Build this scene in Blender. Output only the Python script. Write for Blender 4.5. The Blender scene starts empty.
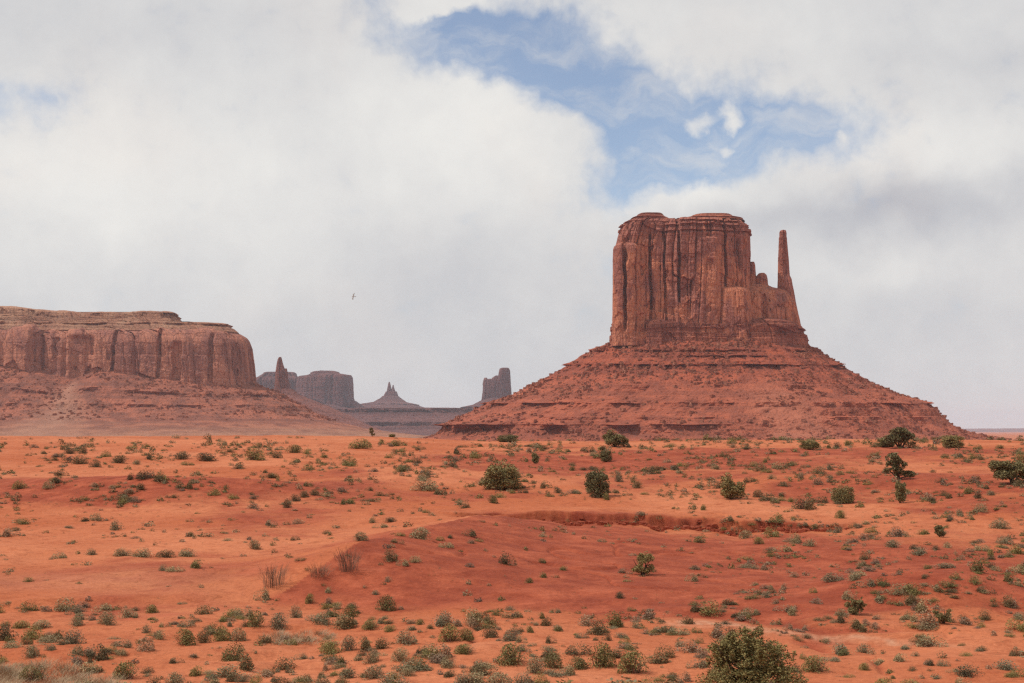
import bpy, math, random
import numpy as np
from mathutils import Vector

# ------------------------------------------------------------------ camera, sky, sun, exposure
scene = bpy.context.scene
COL = scene.collection
F, CX, CY, HZ = 1422.0, 512.0, 341.5, 431.0
PITCH = math.atan((HZ - CY) / F)
cam_d = bpy.data.cameras.new("camera")
cam_d.sensor_width = 36.0
cam_d.lens = F * 36.0 / 1024.0
cam_d.clip_start = 0.1
cam_d.clip_end = 120000.0
cam = bpy.data.objects.new("camera", cam_d)
COL.objects.link(cam)
cam.location = (0, 0, 0)
cam.rotation_euler = (math.pi / 2 + PITCH, 0, 0)
scene.camera = cam
scene.view_settings.view_transform = 'Standard'
scene.view_settings.look = 'None'
scene.view_settings.exposure = 0.0
scene.view_settings.gamma = 1.0
scene.cycles.max_bounces = 5
scene.cycles.diffuse_bounces = 3
scene.cycles.volume_bounces = 1
scene.cycles.transparent_max_bounces = 4
scene.cycles.use_denoising = False
scene.cycles.use_adaptive_sampling = False
scene.cycles.filter_width = 1.35

SUN_DIR = Vector((-0.70, -0.10, 1.0)).normalized()          # towards the sun
SUN_EL = math.asin(SUN_DIR.z)
SUN_AZ = math.atan2(SUN_DIR.x, SUN_DIR.y)
sun_d = bpy.data.lights.new("sun", 'SUN')
sun_d.energy = 2.9
sun_d.angle = math.radians(2.0)
sun_d.color = (1.0, 0.95, 0.87)
sun = bpy.data.objects.new("sun", sun_d)
COL.objects.link(sun)
sun.location = (-40, 20, 80)
sun.rotation_euler = (-SUN_DIR).to_track_quat('-Z', 'Y').to_euler()


class NB:
    """Small node-building helper."""
    def __init__(self, tree):
        self.t = tree
        self.n = tree.nodes
        self.l = tree.links

    def _in(self, sock, v):
        if v is None:
            return
        if hasattr(v, 'is_output'):
            self.l.new(v, sock)
        else:
            sock.default_value = v

    def math(self, op, a, b=None, c=None, clamp=False):
        n = self.n.new('ShaderNodeMath'); n.operation = op; n.use_clamp = clamp
        self._in(n.inputs[0], a); self._in(n.inputs[1], b); self._in(n.inputs[2], c)
        return n.outputs[0]

    def vmath(self, op, a, b=None, out=0):
        n = self.n.new('ShaderNodeVectorMath'); n.operation = op
        self._in(n.inputs[0], a)
        if b is not None:
            self._in(n.inputs[1], b)
        return n.outputs[out]

    def mapping(self, v, loc=(0, 0, 0), rot=(0, 0, 0), sc=(1, 1, 1), kind='POINT'):
        n = self.n.new('ShaderNodeMapping'); n.vector_type = kind
        self._in(n.inputs[0], v)
        n.inputs['Location'].default_value = loc
        n.inputs['Rotation'].default_value = rot
        n.inputs['Scale'].default_value = sc
        return n.outputs[0]

    def noise(self, v, scale=1.0, detail=4.0, rough=0.55, dist=0.0, color=False):
        n = self.n.new('ShaderNodeTexNoise')
        self._in(n.inputs['Vector'], v)
        n.inputs['Scale'].default_value = scale
        n.inputs['Detail'].default_value = detail
        n.inputs['Roughness'].default_value = rough
        n.inputs['Distortion'].default_value = dist
        return n.outputs['Color'] if color else n.outputs[0]

    def voronoi(self, v, scale=1.0, feature='F1', out='Distance'):
        n = self.n.new('ShaderNodeTexVoronoi'); n.feature = feature
        self._in(n.inputs['Vector'], v)
        n.inputs['Scale'].default_value = scale
        return n.outputs[out]

    def remap(self, v, a, b, c=0.0, d=1.0, smooth=True):
        n = self.n.new('ShaderNodeMapRange')
        n.interpolation_type = 'SMOOTHSTEP' if smooth else 'LINEAR'
        n.clamp = True
        self._in(n.inputs['Value'], v)
        for k, x in zip(('From Min', 'From Max', 'To Min', 'To Max'), (a, b, c, d)):
            self._in(n.inputs[k], x)
        return n.outputs[0]

    def mix(self, f, a, b, blend='MIX'):
        n = self.n.new('ShaderNodeMix'); n.data_type = 'RGBA'; n.blend_type = blend
        self._in(n.inputs[0], f)
        for s, v in ((n.inputs[6], a), (n.inputs[7], b)):
            if isinstance(v, (tuple, list)):
                v = tuple(v) + (1.0,) if len(v) == 3 else v
            self._in(s, v)
        return n.outputs[2]

    def attr(self, name):
        n = self.n.new('ShaderNodeAttribute'); n.attribute_name = name
        return n.outputs['Fac']

    def bump(self, h, strength=0.5, dist=1.0, normal=None):
        n = self.n.new('ShaderNodeBump')
        n.inputs['Strength'].default_value = strength
        n.inputs['Distance'].default_value = dist
        self._in(n.inputs['Height'], h)
        if normal is not None:
            self._in(n.inputs['Normal'], normal)
        return n.outputs[0]


# ---- world: Nishita sky with a cloud deck laid out by direction
world = bpy.data.worlds.new("World")
scene.world = world
world.use_nodes = True
wt = world.node_tree
wt.nodes.clear()
w = NB(wt)


def ang(px, py):
    """direction of a point of the sky as (azimuth, elevation), in 1/1422 rad"""
    u, v = (px - CX) / F, (CY - py) / F
    X, Y, Z = u, math.cos(PITCH) - math.sin(PITCH) * v, math.sin(PITCH) + math.cos(PITCH) * v
    return math.atan2(X, Y) * F, math.atan2(Z, math.hypot(X, Y)) * F


sky = wt.nodes.new('ShaderNodeTexSky')
sky.sky_type = 'NISHITA'
sky.sun_disc = False
sky.sun_elevation = SUN_EL
sky.sun_rotation = SUN_AZ % (2 * math.pi)
sky.altitude = 1600.0
sky.air_density = 1.0
sky.dust_density = 0.6
sky.ozone_density = 1.0
tc = wt.nodes.new('ShaderNodeTexCoord')
sep = wt.nodes.new('ShaderNodeSeparateXYZ')
wt.links.new(tc.outputs['Generated'], sep.inputs[0])
az = w.math('MULTIPLY', w.math('ARCTAN2', sep.outputs[0], sep.outputs[1]), F)
el = w.math('MULTIPLY', w.math('ARCSINE', sep.outputs[2]), F)
comb = wt.nodes.new('ShaderNodeCombineXYZ')
wt.links.new(az, comb.inputs[0]); wt.links.new(el, comb.inputs[1])
pos = comb.outputs[0]
# domain warp makes the billows
wn = w.noise(pos, 0.013, 6.0, 0.55, color=True)
wv = w.vmath('SUBTRACT', wn, (0.5, 0.5, 0.5))
wsc = wt.nodes.new('ShaderNodeVectorMath'); wsc.operation = 'SCALE'
wt.links.new(wv, wsc.inputs[0]); wsc.inputs['Scale'].default_value = 75.0
posw = w.vmath('MULTIPLY', w.vmath('ADD', pos, wsc.outputs[0]), (1.0, 1.0, 0.0))


def blob(src, px, py, rx, ry, rot=0.0, power=1.0):
    a, e = ang(px, py)
    m = w.mapping(src, (a, e, 0), (0, 0, math.radians(rot)), (rx, ry, 1e5), 'TEXTURE')
    d = w.vmath('LENGTH', m, None, out=1)
    return w.math('MULTIPLY', w.math('EXPONENT', w.math('MULTIPLY', w.math('MULTIPLY', d, d), -1.0)), power)


def total(items):
    s = items[0]
    for i in items[1:]:
        s = w.math('ADD', s, i)
    return s


gap = total([
    blob(posw, 470, 34, 95, 36, -10, 0.85),
    blob(posw, 560, 72, 105, 44, -16, 1.0),
    blob(posw, 690, 128, 130, 44, -8, 0.90),
    blob(posw, 655, 178, 62, 26, 10, 0.80),
    blob(posw, 800, 126, 80, 28, 0, 0.55),
    blob(posw, 20, 100, 95, 20, 5, 0.42),
    blob(posw, 640, 250, 60, 40, 0, 0.16),
])
fill = total([
    blob(posw, 435, 3, 36, 12, 0, 1.3),
    blob(posw, 694, 117, 20, 11, 10, 1.0),
    blob(posw, 729, 112, 15, 9, 0, 1.0),
    blob(posw, 722, 139, 16, 10, 0, 1.0),
    blob(posw, 832, 139, 10, 5, 0, 0.35),
    blob(posw, 560, 128, 62, 26, 25, 0.60),
    blob(posw, 470, 112, 60, 34, 20, 0.5),
    blob(posw, 720, 205, 70, 24, 0, 0.7),
])
cn = w.noise(pos, 0.011, 7.0, 0.56)
cfine = w.noise(pos, 0.034, 6.0, 0.58)
wide = w.noise(w.vmath('MULTIPLY', pos, (0.6, 1.0, 1.0)), 0.0034, 4.0, 0.5)
away = w.remap(w.math('ABSOLUTE', az), 600.0, 1100.0)          # outside the view: broken cloud by noise alone
gap2 = w.math('MULTIPLY', away, w.remap(wide, 0.5, 0.68))
cover = w.math('SUBTRACT', w.math('ADD', 0.86, fill), w.math('ADD', w.math('MULTIPLY', gap, 1.18), gap2))
cover = w.math('ADD', cover, w.math('MULTIPLY', w.math('SUBTRACT', cn, 0.5), 0.80))
cover = w.math('ADD', cover, w.math('MULTIPLY', w.math('SUBTRACT', cfine, 0.5), 0.75))
puff = w.voronoi(posw, 0.030)
pn = wt.nodes[-1]
pn.inputs['Detail'].default_value = 3.0
pn.inputs['Roughness'].default_value = 0.6
pn.normalize = True
billow = w.math('SUBTRACT', 0.30, puff)
cover = w.math('ADD', cover, w.math('MULTIPLY', billow, 0.85))
alpha = w.remap(cover, -0.34, 0.78)
wisp = w.noise(w.mapping(posw, rot=(0, 0, 0.35), sc=(0.010, 0.024, 1.0)), 1.0, 6.0, 0.62)
alpha = w.math('MAXIMUM', alpha, w.remap(wisp, 0.40, 0.74, 0.14, 0.62))
# shading of the deck: bright tops, pale grey undersides
shade_b = total([
    blob(posw, 250, 175, 240, 90, 0, 0.34),
    blob(posw, 470, 120, 110, 60, -20, 0.36),
    blob(posw, 20, 170, 110, 60, 0, 0.25),
    blob(posw, 690, 195, 60, 22, 0, 0.42),
    blob(posw, 930, 150, 160, 34, 0, 0.30),
    blob(posw, 720, 120, 60, 40, 0, 0.35),
    blob(posw, 740, 40, 160, 30, -10, 0.10),
    blob(posw, 870, 265, 90, 16, 0, 0.20),
    blob(posw, 435, 3, 50, 20, 0, 0.3),
])
shade_d = total([
    blob(posw, 890, 208, 180, 24, 3, 0.50),
    blob(posw, 940, 60, 150, 18, -6, 0.14),
    blob(posw, 420, 260, 110, 40, -10, 0.18),
    blob(posw, 110, 30, 260, 50, 0, 0.10),
    blob(posw, 330, 150, 70, 30, -30, 0.10),
    blob(posw, 512, 350, 900, 70, 0, 0.12),
])
tone = w.math('SUBTRACT', w.math('ADD', 0.56, shade_b), shade_d)
tone = w.math('ADD', tone, w.math('MULTIPLY', w.math('SUBTRACT', wide, 0.5), 0.35))
tone = w.math('ADD', tone, w.math('MULTIPLY', w.math('SUBTRACT', cn, 0.5), 0.55))
tone = w.math('ADD', tone, w.math('MULTIPLY', billow, 0.22))
tone = w.math('ADD', tone, w.math('MULTIPLY', w.math('SUBTRACT', cfine, 0.5), 0.18), clamp=True)
ccol = w.mix(tone, (0.50, 0.512, 0.55), (0.84, 0.83, 0.80))
warm = w.noise(pos, 0.006, 3.0, 0.5)
ccol = w.mix(w.remap(warm, 0.48, 0.68, 0.0, 0.5), ccol, w.mix(1.0, ccol, (1.02, 0.985, 0.965), 'MULTIPLY'))
bg_sky = wt.nodes.new('ShaderNodeBackground'); bg_sky.inputs[1].default_value = 0.125
wt.links.new(sky.outputs[0], bg_sky.inputs[0])
bg_cl = wt.nodes.new('ShaderNodeBackground'); bg_cl.inputs[1].default_value = 1.0
wt.links.new(ccol, bg_cl.inputs[0])
mx = wt.nodes.new('ShaderNodeMixShader')
wt.links.new(alpha, mx.inputs[0]); wt.links.new(bg_sky.outputs[0], mx.inputs[1]); wt.links.new(bg_cl.outputs[0], mx.inputs[2])
wo = wt.nodes.new('ShaderNodeOutputWorld')
wt.links.new(mx.outputs[0], wo.inputs[0])

# ------------------------------------------------------------------ helpers
rng = np.random.default_rng(7)
random.seed(7)
_perm = np.random.default_rng(3).permutation(256)
_perm = np.concatenate([_perm, _perm, _perm]).astype(np.int64)
_grad = np.random.default_rng(5).normal(size=(256, 3))
_grad /= np.linalg.norm(_grad, axis=1)[:, None]


def perlin(x, y, z=0.0):
    x, y, z = np.broadcast_arrays(np.asarray(x, float), np.asarray(y, float), np.asarray(z, float))
    xi, yi, zi = np.floor(x), np.floor(y), np.floor(z)
    xf, yf, zf = x - xi, y - yi, z - zi
    xi, yi, zi = (xi.astype(np.int64) & 255), (yi.astype(np.int64) & 255), (zi.astype(np.int64) & 255)
    f = lambda t: t * t * t * (t * (t * 6 - 15) + 10)
    u, v, q = f(xf), f(yf), f(zf)

    def g(dx, dy, dz):
        h = _perm[_perm[_perm[(xi + dx) & 255] + ((yi + dy) & 255)] + ((zi + dz) & 255)]
        gr = _grad[h]
        return gr[..., 0] * (xf - dx) + gr[..., 1] * (yf - dy) + gr[..., 2] * (zf - dz)
    lerp = lambda a, b, t: a + (b - a) * t
    return 1.5 * lerp(lerp(lerp(g(0, 0, 0), g(1, 0, 0), u), lerp(g(0, 1, 0), g(1, 1, 0), u), v),
                      lerp(lerp(g(0, 0, 1), g(1, 0, 1), u), lerp(g(0, 1, 1), g(1, 1, 1), u), v), q)


def fbm(x, y, z=0.0, o=4, gain=0.5):
    s, a = 0.0, 1.0
    for k in range(o):
        s = s + a * perlin(np.asarray(x) * 2 ** k + 17.3 * k, np.asarray(y) * 2 ** k + 9.1 * k, np.asarray(z) * 2 ** k + 3.7 * k)
        a *= gain
    return s


def sstep(x, a, b):
    t = np.clip((np.asarray(x, float) - a) / (b - a), 0, 1)
    return t * t * (3 - 2 * t)


def w_at(px, py, D):
    """world point seen at (px, py) at forward distance D"""
    u, v = (px - CX) / F, (CY - py) / F
    k = D / (math.cos(PITCH) - math.sin(PITCH) * v)
    return np.array([u * k, D, k * (math.sin(PITCH) + math.cos(PITCH) * v)])


def link_mesh(name, verts, faces, mat, parent=None, smooth=True, attrs=None):
    me = bpy.data.meshes.new(name)
    verts = np.asarray(verts, np.float32)
    faces = np.asarray(faces, np.int32)
    k = faces.shape[1]
    me.vertices.add(len(verts)); me.vertices.foreach_set('co', verts.ravel())
    me.loops.add(faces.size); me.loops.foreach_set('vertex_index', faces.ravel())
    me.polygons.add(len(faces))
    me.polygons.foreach_set('loop_start', np.arange(0, faces.size, k, dtype=np.int32))
    me.polygons.foreach_set('loop_total', np.full(len(faces), k, np.int32))
    me.polygons.foreach_set('use_smooth', np.full(len(faces), bool(smooth)))
    me.update(calc_edges=True)
    me.validate()
    for an, av in (attrs or {}).items():
        at = me.attributes.new(an, 'FLOAT', 'POINT')
        at.data.foreach_set('value', np.asarray(av, np.float32).ravel())
    me.materials.append(mat)
    o = bpy.data.objects.new(name, me)
    COL.objects.link(o)
    if parent is not None:
        o.parent = parent
    return o


def thing(name, label, cat, loc=(0, 0, 0), group=None):
    o = bpy.data.objects.new(name, None)
    COL.objects.link(o)
    o.empty_display_size = 0.2
    o.location = loc
    return tag(o, label, cat, group)


def tag(o, label=None, cat=None, group=None, kind=None):
    if label: o['label'] = label
    if cat: o['category'] = cat
    if group: o['group'] = group
    if kind: o['kind'] = kind
    return o


def new_mat(name):
    m = bpy.data.materials.new(name)
    m.use_nodes = True
    t = m.node_tree
    b = t.nodes['Principled BSDF']
    b.inputs['Roughness'].default_value = 0.95
    b.inputs['Specular IOR Level'].default_value = 0.15
    nb = NB(t)
    c = t.nodes.new('ShaderNodeTexCoord')
    return m, nb, b, c.outputs['Object']


# ------------------------------------------------------------------ materials
def rock_material(name, dark, mid, light, sc=1.0, strata=0.5, streak=1.0, bump=1.0, fresh=None):
    m, n, b, co = new_mat(name)
    big = n.noise(co, 0.018 * sc, 5, 0.6)
    blk = n.noise(n.mapping(co, sc=(0.075 * sc, 0.075 * sc, 0.028 * sc)), 1.0, 5, 0.65)
    st = n.noise(n.mapping(co, sc=(0.20 * sc, 0.20 * sc, 0.010 * sc)), 1.0, 8, 0.68)
    fine = n.noise(co, 0.40 * sc, 7, 0.7)
    lay = n.noise(n.mapping(co, sc=(0.006 * sc, 0.006 * sc, 0.24 * sc)), 1.0, 7, 0.7)
    joint = n.voronoi(n.mapping(co, sc=(0.16 * sc, 0.16 * sc, 0.07 * sc)), 1.0, 'DISTANCE_TO_EDGE')
    pat = n.math('ADD', n.math('MULTIPLY', big, 0.5), n.math('MULTIPLY', blk, 0.5))
    if fresh:                                                    # freshly spalled rock is commoner low on the wall
        sx = n.n.new('ShaderNodeSeparateXYZ'); n.l.new(co, sx.inputs[0])
        pat = n.math('ADD', pat, n.remap(sx.outputs[2], fresh[0], fresh[1], 0.05, -0.03))
    c = n.mix(n.remap(pat, 0.46, 0.56), mid, light)
    c = n.mix(n.math('MULTIPLY', n.remap(st, 0.50, 0.64), 0.42 * streak), c, dark)
    c = n.mix(n.remap(lay, 0.38, 0.52, 0.55 * strata, 0.0), c, n.mix(1.0, c, (0.60, 0.56, 0.57), 'MULTIPLY'))
    c = n.mix(n.remap(fine, 0.35, 0.62, 0.28, 0.0), c, n.mix(1.0, c, (0.66, 0.62, 0.62), 'MULTIPLY'))
    c = n.mix(n.remap(joint, 0.0, 0.03, 0.28, 0.0), c, n.mix(1.0, c, (0.45, 0.42, 0.42), 'MULTIPLY'))
    n.l.new(c, b.inputs['Base Color'])
    h = n.math('ADD', n.math('MULTIPLY', n.remap(joint, 0.0, 0.06), 0.35), n.math('ADD', n.math('MULTIPLY', fine, 0.9), n.math('MULTIPLY', lay, 0.9 * strata)))
    n.l.new(n.bump(h, 0.9 * bump, 2.0 / sc), b.inputs['Normal'])
    return m


def talus_material(name, red, dark, pale, floor, zf0, zf1, sc=1.0, strata=0.75):
    m, n, b, co = new_mat(name)
    mot = n.noise(co, 0.05 * sc, 7, 0.65)
    fine = n.noise(co, 0.4 * sc, 5, 0.7)
    lay = n.noise(n.mapping(co, sc=(0.003 * sc, 0.003 * sc, 0.26 * sc)), 1.0, 6, 0.6)
    sp = n.voronoi(co, 0.28 * sc)
    c = n.mix(n.remap(mot, 0.38, 0.64), red, dark)
    c = n.mix(n.remap(lay, 0.51, 0.585, 0.0, strata), c, dark)
    c = n.mix(n.remap(fine, 0.56, 0.74, 0.0, 0.6), c, pale)
    c = n.mix(n.remap(sp, 0.05, 0.35, 0.35, 0.0), c, n.mix(1.0, c, (0.55, 0.55, 0.58), 'MULTIPLY'))
    sx = n.n.new('ShaderNodeSeparateXYZ'); n.l.new(co, sx.inputs[0])
    zz = n.math('ADD', sx.outputs[2], n.math('MULTIPLY', n.math('SUBTRACT', mot, 0.5), abs(zf1 - zf0) * 1.1))
    c = n.mix(n.remap(zz, zf0, zf1, 0.85, 0.0), c, floor)
    c = n.mix(n.math('MULTIPLY', n.attr('bed_setback'), 0.5, None, True), c, n.mix(fine, (0.10, 0.036, 0.026), (0.26, 0.080, 0.052)))  # darker brown where ledge rows are set back below the lip
    c = n.mix(n.math('MULTIPLY', n.attr('fan'), n.remap(mot, 0.3, 0.55, 0.9, 0.6)), c, pale)
    n.l.new(c, b.inputs['Base Color'])
    h = n.math('ADD', n.math('MULTIPLY', mot, 1.6), n.math('ADD', n.math('MULTIPLY', fine, 0.9), n.math('MULTIPLY', sp, -0.5)))
    n.l.new(n.bump(h, 0.75, 2.2 / sc), b.inputs['Normal'])
    return m


M_CLIFF = rock_material('red_sandstone', (0.20, 0.076, 0.062), (0.39, 0.138, 0.098), (0.61, 0.220, 0.120), fresh=(150.0, 215.0))
M_BAND = rock_material('bedded_red_sandstone', (0.15, 0.053, 0.043), (0.32, 0.102, 0.068), (0.43, 0.142, 0.085), strata=1.5, streak=0.5)
M_MESA = rock_material('mesa_sandstone', (0.20, 0.085, 0.070), (0.37, 0.145, 0.104), (0.54, 0.215, 0.135), sc=0.65)
M_BUFF = rock_material('buff_caprock', (0.22, 0.095, 0.066), (0.40, 0.185, 0.115), (0.48, 0.25, 0.155), sc=0.7, strata=1.3, streak=0.2)
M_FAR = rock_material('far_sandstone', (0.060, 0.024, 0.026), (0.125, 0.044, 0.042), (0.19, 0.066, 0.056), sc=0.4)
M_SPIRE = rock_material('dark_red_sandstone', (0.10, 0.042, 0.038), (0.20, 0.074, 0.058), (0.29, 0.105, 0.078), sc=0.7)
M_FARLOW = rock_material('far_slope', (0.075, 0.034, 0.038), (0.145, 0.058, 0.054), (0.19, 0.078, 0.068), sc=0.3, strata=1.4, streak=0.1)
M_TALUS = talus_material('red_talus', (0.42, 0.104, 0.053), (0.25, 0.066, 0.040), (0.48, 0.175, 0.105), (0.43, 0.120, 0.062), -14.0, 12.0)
M_MTALUS = talus_material('mesa_talus', (0.40, 0.130, 0.076), (0.22, 0.080, 0.055), (0.42, 0.215, 0.145), (0.40, 0.215, 0.138), -10.0, 34.0, sc=0.7)

# ground
M_GROUND, n, b, co = new_mat('desert_sand')
big = n.noise(co, 0.05, 5, 0.6)
mid = n.noise(co, 0.45, 8, 0.66)
fine = n.noise(co, 6.0, 6, 0.7)
grit = n.voronoi(co, 2.2)
sand = n.mix(n.remap(big, 0.35, 0.65), (0.49, 0.134, 0.054), (0.60, 0.200, 0.092))
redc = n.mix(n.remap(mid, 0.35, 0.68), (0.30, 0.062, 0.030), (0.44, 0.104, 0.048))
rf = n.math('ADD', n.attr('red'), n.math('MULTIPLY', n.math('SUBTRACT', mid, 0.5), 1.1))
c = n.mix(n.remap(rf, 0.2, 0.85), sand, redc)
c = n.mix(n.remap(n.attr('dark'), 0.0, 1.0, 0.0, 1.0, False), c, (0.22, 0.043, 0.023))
c = n.mix(n.attr('pale'), c, (0.60, 0.31, 0.19))
c = n.mix(n.attr('valley'), c, n.mix(n.remap(n.noise(co, 0.006, 6, 0.6), 0.4, 0.62), (0.26, 0.145, 0.088), (0.37, 0.165, 0.095)))
c = n.mix(n.remap(fine, 0.30, 0.70, 0.55, 0.0), c, n.mix(1.0, c, (0.62, 0.55, 0.53), 'MULTIPLY'))
mott = n.noise(co, 1.3, 6, 0.7)
c = n.mix(n.remap(mott, 0.50, 0.62, 0.0, 0.65), c, n.mix(1.0, c, (0.74, 0.64, 0.60), 'MULTIPLY'))
c = n.mix(n.remap(mid, 0.50, 0.70, 0.0, 0.55), c, n.mix(1.0, c, (1.14, 1.26, 1.36), 'MULTIPLY'))
c = n.mix(n.remap(grit, 0.04, 0.13, 0.4, 0.0), c, (0.20, 0.085, 0.05))
n.l.new(c, b.inputs['Base Color'])
h = n.math('ADD', n.math('MULTIPLY', mid, 0.42), n.math('MULTIPLY', fine, 0.07))
n.l.new(n.bump(h, 0.7, 1.0), b.inputs['Normal'])


def leaf_material(name, cols, sub=0.0):
    m, n, b, co = new_mat(name)
    g = n.n.new('ShaderNodeNewGeometry')
    oi = n.n.new('ShaderNodeObjectInfo')
    r = n.n.new('ShaderNodeValToRGB')
    r.color_ramp.interpolation = 'LINEAR'
    while len(r.color_ramp.elements) < len(cols):
        r.color_ramp.elements.new(0.5)
    for i, cc in enumerate(cols):
        e = r.color_ramp.elements[i]
        e.position = i / (len(cols) - 1)
        e.color = tuple(cc) + (1,)
    n.l.new(g.outputs['Random Per Island'], r.inputs[0])
    tint = n.remap(oi.outputs['Random'], 0.0, 1.0, 0.72, 1.25, False)
    cmb = n.n.new('ShaderNodeCombineXYZ')
    n.l.new(tint, cmb.inputs[0])
    n.l.new(n.math('ADD', n.math('MULTIPLY', tint, 0.8), 0.2), cmb.inputs[1])
    n.l.new(n.math('ADD', n.math('MULTIPLY', tint, 0.5), 0.5), cmb.inputs[2])
    c = n.mix(1.0, r.outputs[0], cmb.outputs[0], 'MULTIPLY')
    n.l.new(c, b.inputs['Base Color'])
    b.inputs['Roughness'].default_value = 0.85
    return m


M_JUN = leaf_material('juniper_foliage', [(0.14, 0.112, 0.050), (0.22, 0.175, 0.076), (0.30, 0.24, 0.108)])
M_JUN2 = leaf_material('broad_shrub_foliage', [(0.13, 0.108, 0.040), (0.20, 0.162, 0.062), (0.28, 0.225, 0.092)])
M_SAGE = leaf_material('sage_foliage', [(0.21, 0.165, 0.088), (0.28, 0.222, 0.122), (0.37, 0.295, 0.17)])
M_GREEN = leaf_material('green_foliage', [(0.14, 0.115, 0.042), (0.21, 0.175, 0.066), (0.30, 0.25, 0.10)])
M_DARKS = leaf_material('dark_scrub_foliage', [(0.115, 0.085, 0.044), (0.17, 0.125, 0.062), (0.23, 0.17, 0.088)])
M_DRY = leaf_material('dry_brush', [(0.20, 0.125, 0.078), (0.28, 0.185, 0.118), (0.38, 0.265, 0.175)])
M_STRAW = leaf_material('straw_grass', [(0.34, 0.225, 0.125), (0.46, 0.315, 0.185), (0.56, 0.40, 0.25)])
M_TWIG = leaf_material('dry_twigs', [(0.15, 0.088, 0.060), (0.21, 0.125, 0.086), (0.28, 0.175, 0.12)])
M_BARK, n, b, co = new_mat('juniper_bark')
n.l.new(n.mix(n.noise(co, 9.0, 5, 0.6), (0.05, 0.032, 0.022), (0.13, 0.085, 0.06)), b.inputs['Base Color'])

# ------------------------------------------------------------------ the ground
PR = np.array([0, 10, 20, 34, 45, 56, 70, 88, 112, 150, 205, 255, 300, 340, 450, 700, 2000, 60000.0])
PZ = np.array([-1.7, -2.4, -4.2, -6.25, -6.62, -6.70, -6.40, -6.10, -5.35, -4.10, -2.75, -1.62, -2.6, -5.0, -12, -16, -16, -16.0])
_lr = np.linspace(0, 11, 1200)
_lz = np.interp(np.expm1(_lr), PR, PZ)
_k = np.ones(9) / 9
_lz = np.convolve(np.pad(_lz, 4, 'edge'), _k, 'valid')


def pxof(x, y):
    return CX + F * x / np.maximum(y, 1.0)


def scarp(x, y):
    """a long cut gully bank facing the camera: (height, bare cut earth)"""
    px = pxof(x, y)
    out, dark = 0.0, 0.0
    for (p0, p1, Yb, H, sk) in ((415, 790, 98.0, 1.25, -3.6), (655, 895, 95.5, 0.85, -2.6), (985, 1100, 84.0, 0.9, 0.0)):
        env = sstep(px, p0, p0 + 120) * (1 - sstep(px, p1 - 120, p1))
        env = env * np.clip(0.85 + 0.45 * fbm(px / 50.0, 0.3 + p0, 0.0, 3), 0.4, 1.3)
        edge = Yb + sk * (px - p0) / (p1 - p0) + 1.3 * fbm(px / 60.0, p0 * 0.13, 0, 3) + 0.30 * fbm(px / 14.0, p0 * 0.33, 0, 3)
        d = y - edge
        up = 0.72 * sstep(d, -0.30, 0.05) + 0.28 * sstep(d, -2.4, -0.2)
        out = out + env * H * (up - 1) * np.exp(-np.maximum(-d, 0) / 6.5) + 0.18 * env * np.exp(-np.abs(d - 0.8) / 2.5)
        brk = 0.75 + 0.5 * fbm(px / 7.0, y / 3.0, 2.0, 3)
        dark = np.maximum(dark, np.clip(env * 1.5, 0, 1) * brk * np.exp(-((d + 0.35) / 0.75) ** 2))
    return out, dark


RIDGE = np.array([w_at(px, HZ + 1, D)[:2] for px, D in ((255, 55), (330, 60), (395, 68), (450, 78), (500, 88), (560, 95))])


def ridge(x, y):
    best = np.full(np.shape(x), 1e9); along = np.zeros(np.shape(x))
    side = np.zeros(np.shape(x))
    L = len(RIDGE) - 1
    for i in range(L):
        a, c2 = RIDGE[i], RIDGE[i + 1]
        d = c2 - a
        t = np.clip(((x - a[0]) * d[0] + (y - a[1]) * d[1]) / (d @ d), 0, 1)
        ex, ey = x - a[0] - t * d[0], y - a[1] - t * d[1]
        r = np.hypot(ex, ey)
        m = r < best
        best = np.where(m, r, best); along = np.where(m, (i + t) / L, along)
        side = np.where(m, np.sign(ex * d[1] - ey * d[0]), side)
    env = sstep(along, -0.05, 0.35) * (1 - 0.75 * sstep(along, 0.6, 1.0))
    wl = np.where(side > 0, 8.5, 5.0)
    return env * np.exp(-(best / wl) ** 1.25), side, best


def gauss(x, y, px, D, sx, sy):
    c = w_at(px, HZ, D)
    return np.exp(-((x - c[0]) / sx) ** 2 - ((y - D) / sy) ** 2)


MOUNDS = [  # px, distance, half width, half depth, height, red amount
    (205, 112, 9, 7, 1.5, 0.62), (105, 116, 7, 6, 1.0, 0.5), (30, 120, 9, 9, 0.5, 0.5), (300, 118, 7, 9, 0.4, 0.6),
    (905, 55, 4.2, 3.2, 0.8, 0.95), (1010, 60, 4.5, 4, 0.8, 0.95), (640, 160, 16, 12, -0.5, 0.8), (520, 175, 14, 14, -0.4, 0.9),
    (830, 130, 12, 14, 0.5, 0.2), (980, 120, 10, 12, 0.7, 0.3), (700, 66, 16, 9, -0.35, 0.7), (600, 74, 11, 10, -0.3, 0.75),
    (780, 58, 7, 5, 0.25, 0.5), (420, 140, 12, 14, 0.5, 0.0), (80, 175, 18, 16, 0.5, 0.0), (250, 190, 20, 16, 0.6, 0.0),
    (730, 190, 16, 14, 0.5, 0.5), (930, 185, 18, 16, 0.6, 0.3), (480, 47, 7, 4.5, 0.3, 0.0), (640, 41, 5, 3.5, 0.25, 0.0), (60, 41, 4, 3, 0.3, 0.0),
]


def rills(x, y):
    """small water-cut channels"""
    a = np.abs(perlin(x / 9.0 + 0.5 * perlin(x / 4.0, y / 4.0, 1.1), y / 13.0, 6.6))
    m = sstep(perlin(x / 26.0, y / 26.0, 8.8), -0.1, 0.35)
    return m * np.clip(1 - a / 0.055, 0, 1)


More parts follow.
